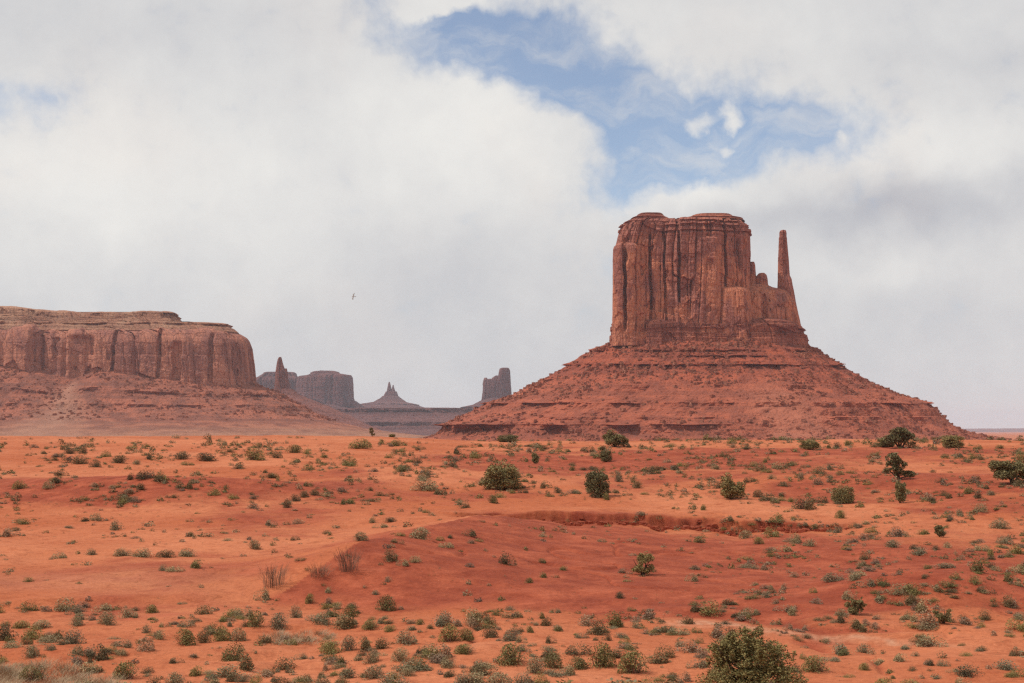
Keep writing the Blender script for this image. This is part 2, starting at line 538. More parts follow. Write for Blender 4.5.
def ground_z(x, y):
    x = np.asarray(x, float); y = np.asarray(y, float)
    r = np.hypot(x, y)
    z = np.interp(np.log1p(r), _lr, _lz)
    fwd = (y > 1)
    px = pxof(x, y)
    near = sstep(r, 12, 40) * (1 - sstep(r, 260, 420))
    crest = np.interp(px, [-200, 0, 300, 390, 470, 690, 780, 1024, 1300], [0.7, 0.72, 0.62, 0.25, 0.0, -0.05, 0.15, 0.3, 0.3])
    z = z + np.where(fwd, crest, 0.3) * np.exp(-((r - 258) / 55.0) ** 2)
    z = z + near * (0.42 * fbm(x / 34.0, y / 34.0, 0.5, 3) + 0.20 * fbm(x / 8.5, y / 8.5, 2.5, 3) + 0.085 * fbm(x / 2.4, y / 2.4, 4.5, 3))
    z = z + sstep(r, 230, 300) * (1 - sstep(r, 400, 500)) * 0.5 * fbm(x / 60.0, y / 60.0, 7.7, 3)
    z = z + sstep(r, 700, 1500) * 1.6 * fbm(x / 700.0, y / 700.0, 1.5, 3)
    z = z - 0.16 * near * rills(x, y)
    s, _ = scarp(x, y)
    z = z + np.where(fwd, s, 0.0)
    rg, _, _ = ridge(x, y)
    z = z + 1.75 * rg
    for (mp, D, sx, sy, H, rd) in MOUNDS:
        z = z + H * gauss(x, y, mp, D, sx, sy)
    # low step in the flat at lower left
    edge = 53.0 + 0.9 * perlin(px / 60.0, 3.3) + np.interp(px, [0, 160, 260], [0, 1.5, 4.0])
    z = z + np.where(fwd, 0.28 * sstep(y - edge, -0.5, 0.5) * np.exp(-np.maximum(y - edge, 0) / 9.0) * (1 - sstep(px, 170, 260)), 0.0)
    return z


def ground_masks(x, y):
    r = np.hypot(x, y); px = pxof(x, y)
    nz = fbm(x / 22.0, y / 22.0, 11.0, 5, 0.6)
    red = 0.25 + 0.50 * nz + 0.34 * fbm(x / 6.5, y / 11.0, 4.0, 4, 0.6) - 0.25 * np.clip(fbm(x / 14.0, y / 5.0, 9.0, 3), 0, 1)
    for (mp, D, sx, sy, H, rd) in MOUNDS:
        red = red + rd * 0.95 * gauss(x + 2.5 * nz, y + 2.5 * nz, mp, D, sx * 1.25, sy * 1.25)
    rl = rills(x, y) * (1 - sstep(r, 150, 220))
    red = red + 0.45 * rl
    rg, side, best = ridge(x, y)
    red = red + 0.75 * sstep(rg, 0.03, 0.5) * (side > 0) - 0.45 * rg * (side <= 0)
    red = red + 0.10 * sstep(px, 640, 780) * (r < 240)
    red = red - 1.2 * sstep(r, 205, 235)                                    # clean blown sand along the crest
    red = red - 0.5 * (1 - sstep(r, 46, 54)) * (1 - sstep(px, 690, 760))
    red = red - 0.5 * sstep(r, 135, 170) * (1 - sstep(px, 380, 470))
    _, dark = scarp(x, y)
    we = 47.0 + 1.0 * perlin(px / 70.0, 8.1) - (px - 780) * 0.016
    pale = np.exp(-((y - we) / np.interp(px, [600, 700, 760, 900, 1024], [0.3, 0.9, 0.55, 0.35, 0.2])) ** 2) * sstep(px, 640, 690) * (1 - sstep(px, 900, 990))
    pale = pale * np.clip(0.65 + 0.8 * perlin(px / 9.0, y * 2.0), 0, 1) * (y > 1)
    lane = 0.35 * np.exp(-((y - 60.0 - 0.5 * perlin(px / 40.0, 1.7)) / 3.5) ** 2) * (1 - sstep(px, 120, 330))
    valley = sstep(r + 40 * nz, 330, 470) * (1 - 0.85 * sstep(px, 820, 960) * (y > 1))
    return np.clip(red, 0, 1), np.clip(dark, 0, 1) * (y > 1), np.clip(pale * 0.8 + lane * 0.5, 0, 1), valley


rows = np.concatenate([np.linspace(1.0, 32, 18)[:-1], np.exp(np.linspace(math.log(32), math.log(88), 280)), np.arange(88.2, 108, 0.14), np.exp(np.linspace(math.log(108.3), math.log(330), 300)), np.exp(np.linspace(math.log(345), math.log(25000), 90))])
fw = np.radians(23.0)
cols_ang = np.concatenate([np.linspace(-math.pi, -fw, 50)[:-1], np.linspace(-fw, fw, 680), np.linspace(fw, math.pi, 50)[1:-1]])
R, A = np.meshgrid(rows, cols_ang, indexing='ij')
gx, gy = R * np.sin(A), R * np.cos(A)
gz = ground_z(gx, gy)
nr, nc = gx.shape
idx = np.arange(nr * nc).reshape(nr, nc)
nxt = np.roll(idx, -1, axis=1)
quads = np.stack([idx[:-1], nxt[:-1], nxt[1:], idx[1:]], -1).reshape(-1, 4)[:, ::-1]
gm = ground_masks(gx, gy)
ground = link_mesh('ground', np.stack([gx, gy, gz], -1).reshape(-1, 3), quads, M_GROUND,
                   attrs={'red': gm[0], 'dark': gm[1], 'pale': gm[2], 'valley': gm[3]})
tag(ground, kind='structure')

_D = np.concatenate([np.linspace(20, 120, 900), np.linspace(120.1, 330, 900)])
_HP = np.arange(-80, 1105, 2.0)
_HT = np.stack([ground_z((p_ - CX) / F * _D, _D) for p_ in _HP])


def hit(px, py):
    """where the line of sight through (px, py) first meets the ground"""
    v = (CY - py) / F
    g = _HT[int(np.clip(round((px + 80) / 2.0), 0, len(_HP) - 1))]
    Z = _D * (math.sin(PITCH) + math.cos(PITCH) * v) / (math.cos(PITCH) - math.sin(PITCH) * v)
    m = np.nonzero(g >= Z)[0]
    i = int(m[0]) if len(m) else int(np.argmin(Z - g))
    X = (px - CX) / F / (math.cos(PITCH) - math.sin(PITCH) * v) * _D[i]
    return X, _D[i], float(ground_z(X, _D[i]))


# ------------------------------------------------------------------ rock lofts
def loft(name, D, levels, mat, parent, nt=500, dens=1.0, p=3.0, disp=None, dzf=None, fan=None, closed=True, step=None, skew=0.0, ledges=None, zd=None, dip=0.0):
    """levels: (py, px_left, px_right, front depth, back depth[, ledge]) at forward distance D.
    Stacked outlines joined into one skin; disp(x, y, z, arc) moves it along the outward normal."""
    lv = []
    for L in levels:
        a, c2 = w_at(L[1], L[0], D), w_at(L[2], L[0], D)
        zz = w_at(CX, L[0], zd or D)[2]
        lv.append((zz, (a[0] + c2[0]) / 2, (c2[0] - a[0]) / 2, L[3], L[4], L[5] if len(L) > 5 else 0.0))
    lv = np.array(lv)
    step = step or D / F
    S = [0.0]
    ts = []
    for i in range(len(lv) - 1):
        ln = max(abs(lv[i + 1, 0] - lv[i, 0]), 0.6 * abs(lv[i + 1, 2] - lv[i, 2]), 0.5 * abs(lv[i + 1, 3] - lv[i, 3]))
        k = int(np.clip(round(ln / step * dens), 1, 220))
        ts += list(i + np.arange(k) / k)
    ts.append(len(lv) - 1)
    ts = np.array(ts)
    ii = np.minimum(ts.astype(int), len(lv) - 2)
    fr = (ts - ii)[:, None]
    V = lv[ii] * (1 - fr) + lv[ii + 1] * fr
    t = np.linspace(0, 2 * np.pi, 6001)
    sp = lambda v: np.sign(v) * np.abs(v) ** (2.0 / p)
    mrx, mry = lv[:, 2].max(), (lv[:, 3].max() + lv[:, 4].max()) / 2
    ox, oy = sp(np.cos(t)) * mrx, sp(np.sin(t)) * mry
    # more samples on the side that can be seen
    wgt = np.where(0.5 * (oy[1:] + oy[:-1]) < 0.15 * mry, 1.0, 0.3)
    cum = np.concatenate([[0], np.cumsum(np.hypot(np.diff(ox), np.diff(oy)) * wgt)])
    tt = np.interp(np.linspace(0, cum[-1], nt + 1)[:-1], cum, t)
    cx_, sx_ = sp(np.cos(tt)), sp(np.sin(tt))
    X = V[:, 1:2] + V[:, 2:3] * cx_
    ry = np.where(sx_[None, :] < 0, V[:, 3:4], V[:, 4:5])
    Y = D + ry * sx_
    Z = np.repeat(V[:, 0:1], nt, 1)
    q = 2 - 2.0 / p
    nx = np.sign(np.cos(tt)) * np.abs(np.cos(tt)) ** q / np.maximum(V[:, 2:3], 1e-3)
    ny = np.sign(np.sin(tt)) * np.abs(np.sin(tt)) ** q / np.maximum(ry, 1e-3)
    nl = np.hypot(nx, ny) + 1e-9
    nx, ny = nx / nl, ny / nl
    arc = np.interp(tt, t, np.concatenate([[0], np.cumsum(np.hypot(np.diff(ox), np.diff(oy)))]))
    U = np.broadcast_to(arc[None, :], X.shape)
    X = X + skew * (Y - D)
    d = np.zeros_like(X)
    if disp is not None:
        d = disp(X, Y, Z, nx, ny, U)
    led = V[:, 5:6]
    if np.any(led != 0):
        lm = 0.1 + 0.9 * sstep(fbm(U / 55.0, Z / 25.0, 0.7, 5, 0.62), -0.12, 0.22)
        if ledges is not None:
            py = HZ - F * Z / D
            px = CX + F * X / D
            for (y0, y1, xs, ys) in ledges:
                lm = np.where((py > y0) & (py < y1), lm * np.interp(px, xs, ys), lm)
        jag = 1 + 0.5 * fbm(U / 9.0, Z / 6.0, 3.1, 2)
        d = d + led * lm * jag
        Z = Z + 1.4 * fbm(U / 45.0, 0.3, 5.5, 2) * (np.abs(led) > 0)
    if dip:
        Z = Z + dip * (Y - D) * np.clip(Z / 75.0, 0, 1.2)          # the beds dip gently towards the camera
    if dzf is not None:
        Z = Z + dzf(X, Y, Z)
    lim = 0.75 * np.minimum(V[:, 2:3], ry)
    d = np.clip(d, -lim, None)
    X, Y = X + d * nx, Y + d * ny
    nz_, n_t = X.shape
    verts = np.stack([X, Y, Z], -1).reshape(-1, 3)
    idx = np.arange(nz_ * n_t).reshape(nz_, n_t)
    nx2 = np.roll(idx, -1, 1)
    f = np.stack([idx[:-1], nx2[:-1], nx2[1:], idx[1:]], -1).reshape(-1, 4)
    if levels[0][0] < levels[-1][0]:
        f = f[:, ::-1]
    # close the top with a fan of quads to the centre
    top = idx[-1] if levels[-1][0] < levels[0][0] else idx[0]
    cpt = verts[top].mean(0)
    verts = np.vstack([verts, cpt[None]])
    ci = len(verts) - 1
    half = np.stack([top[0:-1:2], top[1::2][:len(top[0:-1:2])], np.roll(top, -2)[0:-1:2], np.full(len(top[0:-1:2]), ci)], -1)
    f = np.vstack([f, half])
    at = {'fan': np.append(fan(X, Y, Z).ravel(), 0.0)} if fan is not None else None
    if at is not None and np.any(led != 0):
        at['bed_setback'] = np.append((lm * np.clip(-led / 2.0, 0, 1)).ravel(), 0.0)
    base = np.array(parent.location) if parent is not None else np.zeros(3)
    o = link_mesh(name, verts - base, f, mat, parent, smooth=False, attrs=at)
    o['_'] = 0
    del o['_']
    return o, (X, Y, Z)


def soft_steps(v, s, k=0.75):
    """rounds v towards multiples of s: flat slabs with abrupt edges"""
    q = v / s
    fl = np.floor(q); fr = q - fl
    return s * (fl + k * sstep(fr, 0.35, 0.65) + (1 - k) * fr)


def h01(i, seed):
    i = np.asarray(i, np.int64)
    return _perm[(_perm[(i + 37 * seed) & 255] + (i >> 8) + 11 * seed) & 255] / 255.0


def cells(u, seed):
    """uneven cells along one axis: (cell number, place within it, distance to its nearer border)"""
    i = np.floor(u).astype(np.int64)
    bd = lambda k: k + 0.12 + 0.76 * h01(k, seed)
    left = u < bd(i)
    k = np.where(left, i - 1, i)
    b0, b1 = bd(k), bd(k + 1)
    return k, (u - b0) / np.maximum(b1 - b0, 1e-3), np.minimum(u - b0, b1 - u)


def slabs(u, z, W, H, amp, crack, cw, seed):
    """joint-bounded slabs: flat faces set back or forward of each other, with open cracks between"""
    uu = u / W + 0.16 * perlin(z / (1.3 * H), u / W * 0.4, seed)
    k, t, e = cells(uu, seed)
    zz = z / H + 5.0 * h01(k, seed + 1) + 0.15 * t
    k2, t2, e2 = cells(zz, seed + 2)
    off = (h01(k, seed + 3) - 0.5) * 2 * amp + (h01(k * 13 + k2 * 5, seed + 4) - 0.5) * 1.5 * amp
    off = off + (h01(k, seed + 5) - 0.5) * 2.4 * amp * (t - 0.5)
    return off - crack * np.clip(1 - e * W / cw, 0, 1) * (0.3 + 0.7 * h01(k + 3, seed + 6))


def cliff_disp(amp=1.0, sc=1.0, grooves=(), D=1600.0, seed=0.0, bed_setback=0.45, low=6.0, top=None):
    sd = int(seed) % 50 + 1

    def f(X, Y, Z, nx, ny, U):
        s = 1.0 / sc
        a = 0.55 * low * fbm(X * s / 60 + seed, Y * s / 60, Z * s / 420, 2)
        a = a + slabs(U * s, Z * s, 40.0, 95.0, 4.2, 4.5, 2.4, sd)
        a = a + slabs(U * s, Z * s, 15.0, 34.0, 1.5, 1.5, 1.4, sd + 9)
        a = a + slabs(U * s, Z * s, 6.0, 9.0, 0.8, 0.5, 1.0, sd + 20)
        a = a + 0.5 * fbm(X * s / 5, Y * s / 5, Z * s / 5, 2)
        al = fbm(U * s / 24 + 5 + seed, 0.5, Z * s / 30, 3)
        a = a - 3.6 * sstep(al, 0.30, 0.33)
        kb, tb, eb = cells(Z * s / 11.0 + 0.05 * perlin(U * s / 60.0, 0.7), sd + 31)
        a = a + bed_setback * (h01(kb, sd + 33) - 0.5) * 2.6 - bed_setback * 0.9 * np.clip(1 - eb * 11.0 / 1.1, 0, 1)
        a = amp * sc * a * (0.3 + 0.7 * np.abs(ny))
        px = CX + F * X / D
        py = HZ - F * Z / D
        fm = np.clip(-ny * 1.6, 0, 1)
        for (gp, gw, gd, y0, y1) in grooves:
            wob = gp + 1.3 * perlin(Z / 16.0, gp * 0.37) + 0.4 * perlin(Z / 4.0, gp * 0.77)
            a = a - gd * np.exp(-np.abs((px - wob) / gw) ** 6) * sstep(py, y0 - 3, y0 + 3) * (1 - sstep(py, y1 - 6, y1 + 6)) * fm
        return a
    return f


def talus_disp(amp=1.0, sc=1.0, seed=0.0, beds=1.0):
    def f(X, Y, Z, nx, ny, U):
        s = 1.0 / sc
        a = 8.0 * fbm(X * s / 120 + seed, Y * s / 120, Z * s / 260, 3)
        a = a + 6.0 * np.abs(fbm(U * s / 34 + seed, 0.3, Z * s / 130, 2)) - 2.0
        a = a + 3.2 * fbm(X * s / 13 + seed, Y * s / 13, Z * s / 9, 4, 0.6)
        kb, tb, eb = cells(Z * s / 7.0 + 0.10 * fbm(U * s / 70.0, 0.7, seed, 2), 5 + int(seed) % 20)
        mk = sstep(fbm(U * s / 42.0 + 7.7 * h01(kb, 3), kb * 0.37, 0.5, 3), -0.10, 0.28) * (0.35 + 0.65 * h01(kb, 8))
        a = a + beds * mk * (9.0 * tb - 4.2) * 0.8
        return amp * sc * a * (0.35 + 0.65 * np.abs(ny))
    return f


# ---- the great butte with the thumb
BD = 1600.0
bc = w_at(708, 452, BD)
butte = thing('sandstone_butte', 'towering red butte with a slender thumb spire, standing on a broad banded talus cone', 'butte', bc)
G1 = [(623, 2.2, 6, 245, 330), (629.5, 1.3, 5, 252, 300), (645.5, 1.3, 7, 240, 325), (660, 1.2, 6, 235, 330), (673, 1.4, 8, 222, 322),
      (686, 1.4, 7, 285, 338), (690.5, 1.2, 4, 250, 330), (718.5, 1.4, 8, 220, 335), (735, 1.5, 8, 245, 275), (736, 1.0, 5, 285, 330)]
tal_lv = [
    (452, 395, 1045, 330, 330), (443, 415, 1020, 292, 292), (437.5, 430, 990, 268, 268), (434, 439, 968, 256, 256, -3.0), (430, 443, 956, 250, 250, -3.5), (425.5, 447.5, 946, 245, 245, 1.0), (424.6, 448, 945, 244, 244, 8.5), (423.4, 450, 943, 242, 242, 4),
    (420, 456, 940, 238, 238), (413, 470, 935, 224, 224), (410.5, 475, 933, 219, 219, -1), (407.5, 481, 930, 214, 214, -3.0), (404.0, 486, 925, 209, 209, -1), (403.2, 487, 924, 208, 208, 5), (401.8, 491, 921, 206, 206, 1.5),
    (395, 513, 897, 190, 190), (385, 533, 873, 170, 170), (376, 550, 858, 150, 150), (370.5, 559, 849, 138, 138, 0), (368.8, 562, 846, 134, 134, -3.0), (365.6, 566, 841.5, 129, 129, -2.0), (364.6, 567, 840.5, 127.5, 127.5, 4.5), (363.0, 570, 837, 124, 124, 1),
    (358, 578, 829, 114, 114, 0), (357, 579, 828, 112, 112, -2.0), (355.8, 581, 826, 110, 110, 2.4), (352.5, 588, 821, 104, 104), (351.6, 589, 820, 102, 102, -2.0), (350, 590, 819, 100, 100, 2.2), (347, 598, 812, 92, 92, 0),
    (344, 606, 808.5, 84, 84), (340, 616, 800, 74, 74), (338, 640, 780, 60, 60)]
LEDG = [(419, 440, [400, 438, 560, 600, 625, 690, 700, 780, 1000], [1.3, 1.4, 1.4, 1.0, 1.1, 0.75, 0.1, 0, 0]),
        (398, 414, [400, 480, 620, 720, 740, 800, 815, 900, 935], [0.9, 0.9, 0.7, 0.6, 0.05, 0.1, 1.1, 1.3, 1.3]),
        (361, 371, [540, 570, 700, 760, 775, 800, 815, 850], [1.2, 1.2, 1.2, 1.0, 0.25, 0.3, 1.1, 1.2]),
        (353, 359, [540, 640, 680, 740, 760, 850], [0.3, 0.4, 1.0, 1.2, 0.4, 0.5])]
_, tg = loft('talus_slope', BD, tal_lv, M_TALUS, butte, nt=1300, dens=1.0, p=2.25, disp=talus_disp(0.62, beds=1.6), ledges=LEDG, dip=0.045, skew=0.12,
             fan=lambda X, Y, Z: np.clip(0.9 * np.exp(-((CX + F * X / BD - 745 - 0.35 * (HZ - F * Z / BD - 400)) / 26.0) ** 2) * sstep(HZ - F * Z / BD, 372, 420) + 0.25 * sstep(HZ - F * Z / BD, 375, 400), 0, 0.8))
band_lv = [(349, 606, 809, 78, 80), (344, 611, 807.5, 76, 80, 0), (340, 611, 806.5, 75.5, 80), (338.5, 610.8, 806, 75, 79, 1.6), (333.5, 611, 805, 74.5, 78.5, 1.6), (333, 612, 804, 73.5, 77, -1.6), (329, 612, 802.5, 73.5, 77, -1.6), (328.4, 611.6, 803, 73.5, 77.5, 2.2),
           (324.5, 612, 800.5, 73, 77, 1.8), (323.8, 613, 798.5, 72, 75, -1.6), (321.5, 612, 797, 71, 75, -1.6), (320.5, 614, 795, 69, 71), (318, 622, 790, 60, 60)]
loft('ledge_band', BD, band_lv, M_BAND, butte, nt=1000, dens=1.1, p=4.2, disp=cliff_disp(0.55, 0.8, D=BD, seed=3, bed_setback=1.6, low=3.0), zd=BD - 60, skew=0.15)
main_lv = [(346, 612, 750, 71, 70), (330, 612.6, 750, 70, 70), (321, 613.2, 750, 69, 70), (300, 614, 750, 68, 70), (286, 613.8, 749.5, 65, 70), (262, 614, 749.2, 64, 70), (244, 615.5, 749.2, 63, 70), (236, 617.5, 749, 62, 70), (233, 618.3, 748.8, 62, 70, 0), (232.4, 618.5, 748.6, 62, 70, -1.5), (230.6, 618.8, 748.4, 61, 70, -1.5), (230, 619, 748.3, 61, 70, 2), (227.2, 620, 747.6, 60, 70, 2), (226.6, 620.2, 747.5, 60, 70, -1),
           (224.4, 620.8, 747, 60, 70, -1), (223.8, 621, 746.6, 60, 70, 2.6), (222, 622, 746, 59.5, 69, 2.2), (221.6, 623, 745.5, 58.5, 68, -1.5), (220.3, 624.5, 744.5, 58, 68, -1), (219.6, 625, 744, 57.5, 67, 2), (217.4, 628, 742, 55, 65), (216.4, 636, 739, 50, 58), (215.9, 660, 722, 20, 25)]
loft('cliff_block', BD, main_lv, M_CLIFF, butte, nt=1500, dens=1.15, p=4.6, disp=cliff_disp(0.9, 1.0, G1, BD, 0.0), skew=0.11, zd=BD - 58)
loft('cliff_buttress', BD - 30, [(346, 612.6, 641, 44, 40), (300, 612.8, 641, 43, 40), (262, 613, 641, 42, 40), (249, 613.2, 640, 41, 40), (246, 614, 639, 40, 40), (243.5, 616.5, 637, 37, 38), (241.5, 620, 634, 26, 30)],
     M_CLIFF, butte, nt=420, dens=1.0, p=5.0, disp=cliff_disp(0.55, 0.8, [(622.5, 1.6, 12, 246, 330), (623, 2.6, 9, 247, 264), (634, 1.0, 4, 252, 335)], BD - 30, 9), zd=BD - 65, skew=0.07)
loft('cliff_buttress', BD - 42, [(346, 668, 684.5, 26, 30), (310, 669, 684, 24, 30), (303, 671, 683.5, 22, 30), (301, 674, 681, 14, 20)], M_CLIFF, butte, nt=260, p=2.6, disp=cliff_disp(0.4, 0.6, (), BD, 21), zd=BD - 62)
loft('cliff_buttress', BD - 26, [(346, 716, 756, 50, 40), (330, 717, 754, 49, 40), (310, 718, 752, 47, 40), (292, 718.5, 750, 45, 40), (288, 719.5, 748, 43, 38), (287, 720, 744, 36, 34), (284.5, 722, 738, 28, 28), (281, 726, 733, 12, 14)],
     M_CLIFF, butte, nt=380, p=4.6, disp=cliff_disp(0.55, 0.7, (), BD, 27), zd=BD - 62, skew=0.15)
loft('cliff_buttress', BD - 34, [(346, 684, 717.5, 40, 40), (320, 685, 717.3, 39, 40), (290, 687, 717, 38, 40), (262, 689, 717, 37, 40), (238, 691, 716.5, 36, 40), (235, 693, 714, 30, 36), (233, 698, 710, 18, 20)],
     M_CLIFF, butte, nt=380, p=5.0, disp=cliff_disp(0.6, 0.8, [(703, 5, 2.5, 266, 276)], BD, 17), zd=BD - 66)
# caprock ledges on the top
loft('caprock', BD, [(219.5, 628, 672, 44, 44), (217, 630, 668, 44, 44), (216.3, 629, 666, 45, 45), (215, 632, 664, 42, 42), (214.6, 636, 662.5, 40, 40), (212.5, 635.5, 661.5, 40, 40), (211.8, 638, 657, 32, 32)], M_BAND, butte, nt=360, dens=2, p=3.4, disp=cliff_disp(0.22, 0.5, (), BD, 12, bed_setback=1.5), zd=BD - 38)
loft('caprock', BD, [(219.5, 672, 742, 50, 44), (217.5, 677, 740, 48, 44), (217, 676, 740, 49, 45), (215.5, 684, 733, 45, 42), (215, 688, 731, 42, 40), (213, 689, 729, 41, 40), (212.2, 694, 724, 34, 32)], M_BAND, butte, nt=420, dens=2, p=3.4, disp=cliff_disp(0.22, 0.5, (), BD, 15, bed_setback=1.5), zd=BD - 40)
# shoulder, knobs and the thumb
loft('shoulder', BD - 8, [(330, 730, 801, 52, 40), (315, 731, 798, 50, 40), (302, 732, 795, 46, 38), (295, 734, 791, 42, 36), (290, 738, 787, 36, 33), (288, 742, 783, 31, 30), (285.5, 746, 772, 24, 24), (283, 749, 767, 16, 16)],
     M_CLIFF, butte, nt=620, p=2.8, disp=cliff_disp(0.75, 0.75, [(737, 1.2, 6, 290, 330), (780, 1.2, 5, 296, 330), (772, 3.2, 4, 296, 301), (757, 3, 4, 300, 330)], BD, 31), zd=BD - 36, skew=0.19)
loft('knob', BD - 4, [(291, 752, 769, 18, 16), (285, 754.5, 767, 14, 14), (279, 755.5, 766.5, 12, 12), (275.5, 757, 765.5, 10, 10), (273.4, 759, 763.5, 6, 6)], M_CLIFF, butte, nt=160, p=2.6, disp=cliff_disp(0.55, 0.4, (), BD, 33))
loft('knob', BD, [(291, 745, 757.5, 20, 16), (284, 746, 756, 14, 14), (272, 748, 755.2, 10, 12), (265, 749, 754.8, 7, 9), (262, 750.5, 754, 4, 5)], M_CLIFF, butte, nt=140, p=2.6, disp=cliff_disp(0.2, 0.35, (), BD, 35))
loft('thumb_spire', BD - 2, [(338, 772, 804, 32, 30), (325, 775, 801, 28, 28), (312, 776.5, 798, 24, 24), (300, 777, 795.5, 21, 21), (291, 777.5, 794, 18, 18), (285, 777.8, 792.5, 16, 16), (279, 778, 791.5, 14, 14), (275, 778, 789.6, 12, 12), (258, 778.2, 788.4, 10, 11), (244, 778.8, 787.2, 9, 10),
     (238, 779, 786.7, 8.5, 9), (236, 779.6, 786.3, 8, 9), (233, 779.4, 786.5, 8, 8), (231.2, 780.2, 786, 6.5, 7), (230.2, 782.5, 785.5, 3, 4)], M_CLIFF, butte, nt=260, p=2.8, disp=cliff_disp(0.42, 0.35, (), BD, 41, bed_setback=1.0), skew=0.19)


def rubble(name, grid, n, smin, smax, mat, front=True, zlo=-12.0):
    """a scatter of angular blocks lying on a talus surface, one mesh"""
    X, Y, Z = grid
    r = np.random.default_rng(len(name) + n)
    V, Fc = [], []
    cube = np.array([(-1, -1, -1), (1, -1, -1), (1, 1, -1), (-1, 1, -1), (-1, -1, 1), (1, -1, 1), (1, 1, 1), (-1, 1, 1)], float)
    fq = np.array([(0, 3, 2, 1), (4, 5, 6, 7), (0, 1, 5, 4), (1, 2, 6, 5), (2, 3, 7, 6), (3, 0, 4, 7)])
    cand = np.argwhere((Z > zlo) & (Y < Y.mean() + 40))
    cl = fbm(X / 45, Y / 45, Z / 45, 3)
    while len(V) < n:
        i, j = cand[r.integers(len(cand))]
        if r.random() > np.clip(0.35 + 1.1 * cl[i, j], 0.04, 1):
            continue
        s = smin * (smax / smin) ** (r.random() ** 2.6)
        q = cube * r.uniform(0.55, 1.0, (8, 3)) * s * np.array([1, 1, 0.75])
        a = r.uniform(0, 6.28)
        rot = np.array([[math.cos(a), -math.sin(a), 0], [math.sin(a), math.cos(a), 0], [0, 0, 1]])
        V.append(q @ rot.T + np.array([X[i, j], Y[i, j], Z[i, j] + 0.25 * s]))
        Fc.append(fq + 8 * (len(V) - 1))
    o = link_mesh(name, np.vstack(V), np.vstack(Fc), mat, smooth=False)
    return tag(o, kind='stuff')


M_RUBBLE = rock_material('rubble_stone', (0.15, 0.050, 0.036), (0.31, 0.100, 0.060), (0.42, 0.17, 0.105), sc=2.0, strata=0.1, streak=0.1)
rubble('rubble', tg, 6500, 0.5, 2.6, M_RUBBLE)

# ---- the long mesa at left
MD = 2400.0
mesa = thing('sandstone_mesa', 'long flat-topped sandstone mesa with a sheer wall and a buff caprock, filling the left edge', 'mesa', w_at(100, 440, MD))


def mesa_dz(X, Y, Z):
    px = CX + F * X / MD
    py = HZ - F * Z / MD
    d = np.interp(px, [-200, 0, 20, 60, 100, 135, 150, 175, 182, 230], [7.0, 6.0, 4.5, 1.0, -1.5, -0.8, 1.0, 1.0, 0, 0])
    return d * MD / F * (1 - sstep(py, 316, 332)) + 1.2 * fbm(X / 30, Y / 30, 0.0, 3) * (1 - sstep(py, 308, 330))


GM = [(136, 1.6, 9, 335, 390), (179, 1.6, 9, 335, 385), (196, 4, 9, 348, 390), (226, 2.0, 9, 340, 385),
      (105, 12, 9, 342, 390), (66, 8, 6, 330, 380), (30, 5, 6, 330, 380), (85, 7, 6, 336, 380)]
loft('cliff_wall', MD, [(396, -330, 256, 150, 500), (385, -330, 254.5, 148, 500), (375, -330, 253.6, 147, 500), (355, -330, 252, 145, 500), (343, -329, 251, 143, 500), (338, -328, 249.3, 140, 500), (333, -326, 246.5, 135, 498), (330.5, -324, 243.5, 130, 495), (329, -322, 238, 124, 490), (327, -310, 226, 90, 480)],
     M_MESA, mesa, nt=1300, dens=1.0, p=5.0, disp=cliff_disp(0.55, 2.3, GM, MD, 13, bed_setback=0.4), step=1.5, skew=-0.185, zd=MD - 125,
     dzf=lambda X, Y, Z: 7.0 * soft_steps(fbm(X / 55.0, 0.5, 3.3, 3), 0.5) * sstep(Z, 150, 165))
loft('caprock', MD, [(336, -325, 240, 124, 480), (331, -324, 238.5, 124, 480), (327, -322, 234, 118, 480), (325, -320, 232, 112, 478, -3), (323.2, -320, 231, 110, 478, 3), (322.0, -318, 228.5, 106, 475), (321.2, -312, 186, 96, 470, 2), (318.5, -311, 181.5, 92, 468, 2), (317, -310, 180.5, 88, 465, -2.5),
     (312.5, -308, 178.2, 84, 463, -2.5), (311.7, -308, 178, 82, 462, 3), (310.4, -306, 176.5, 76, 460, 1), (309.6, -300, 168, 60, 440), (309.2, -270, 150, 30, 400)],
     M_BUFF, mesa, nt=1100, dens=1.6, p=5.0, disp=cliff_disp(0.55, 0.9, (), MD, 23, bed_setback=3.0, low=3.0), zd=MD - 90, dzf=mesa_dz, step=1.5, skew=-0.19)


def mtal_dz(X, Y, Z):
    px = CX + F * X / MD
    py = HZ - F * Z / MD
    d = np.interp(px, [-200, 0, 60, 100, 128, 160, 200, 256], [16, 15, 7, -1, 9, 5, 2, 0])
    return d * MD / F * (1 - sstep(py, 384, 412))


_, mg = loft('talus_slope', MD, [(455, -700, 560, 620, 700), (441, -640, 470, 520, 690), (435, -600, 415, 450, 680), (429, -560, 366, 390, 660), (422, -520, 338, 330, 640), (416, -490, 323, 295, 630), (410.5, -464, 309, 266, 613, 0), (409, -460, 307, 262, 610, -2.5), (407, -456, 305, 258, 610, 3.5), (405.5, -452, 302, 252, 606, 0), (400, -432, 291, 228, 592), (398, -428, 288.5, 223, 588, -2.5), (396.3, -425, 286, 219, 584, 3.5), (392, -400, 276, 196, 560), (386, -360, 261, 165, 520), (382, -340, 256, 150, 505), (378, -320, 246, 136, 490)],
     M_MTALUS, mesa, nt=1300, dens=0.9, p=3.2, disp=talus_disp(0.6, 1.2, 90), dzf=mtal_dz, skew=-0.16,
     fan=lambda X, Y, Z: np.clip(np.exp(-((CX + F * X / MD - 104 - 0.35 * (HZ - F * Z / MD - 385)) / (5.0 + 0.55 * np.clip(HZ - F * Z / MD - 385, 0, 60))) ** 2) * 0.9 * sstep(HZ - F * Z / MD, 380, 392), 0, 1))
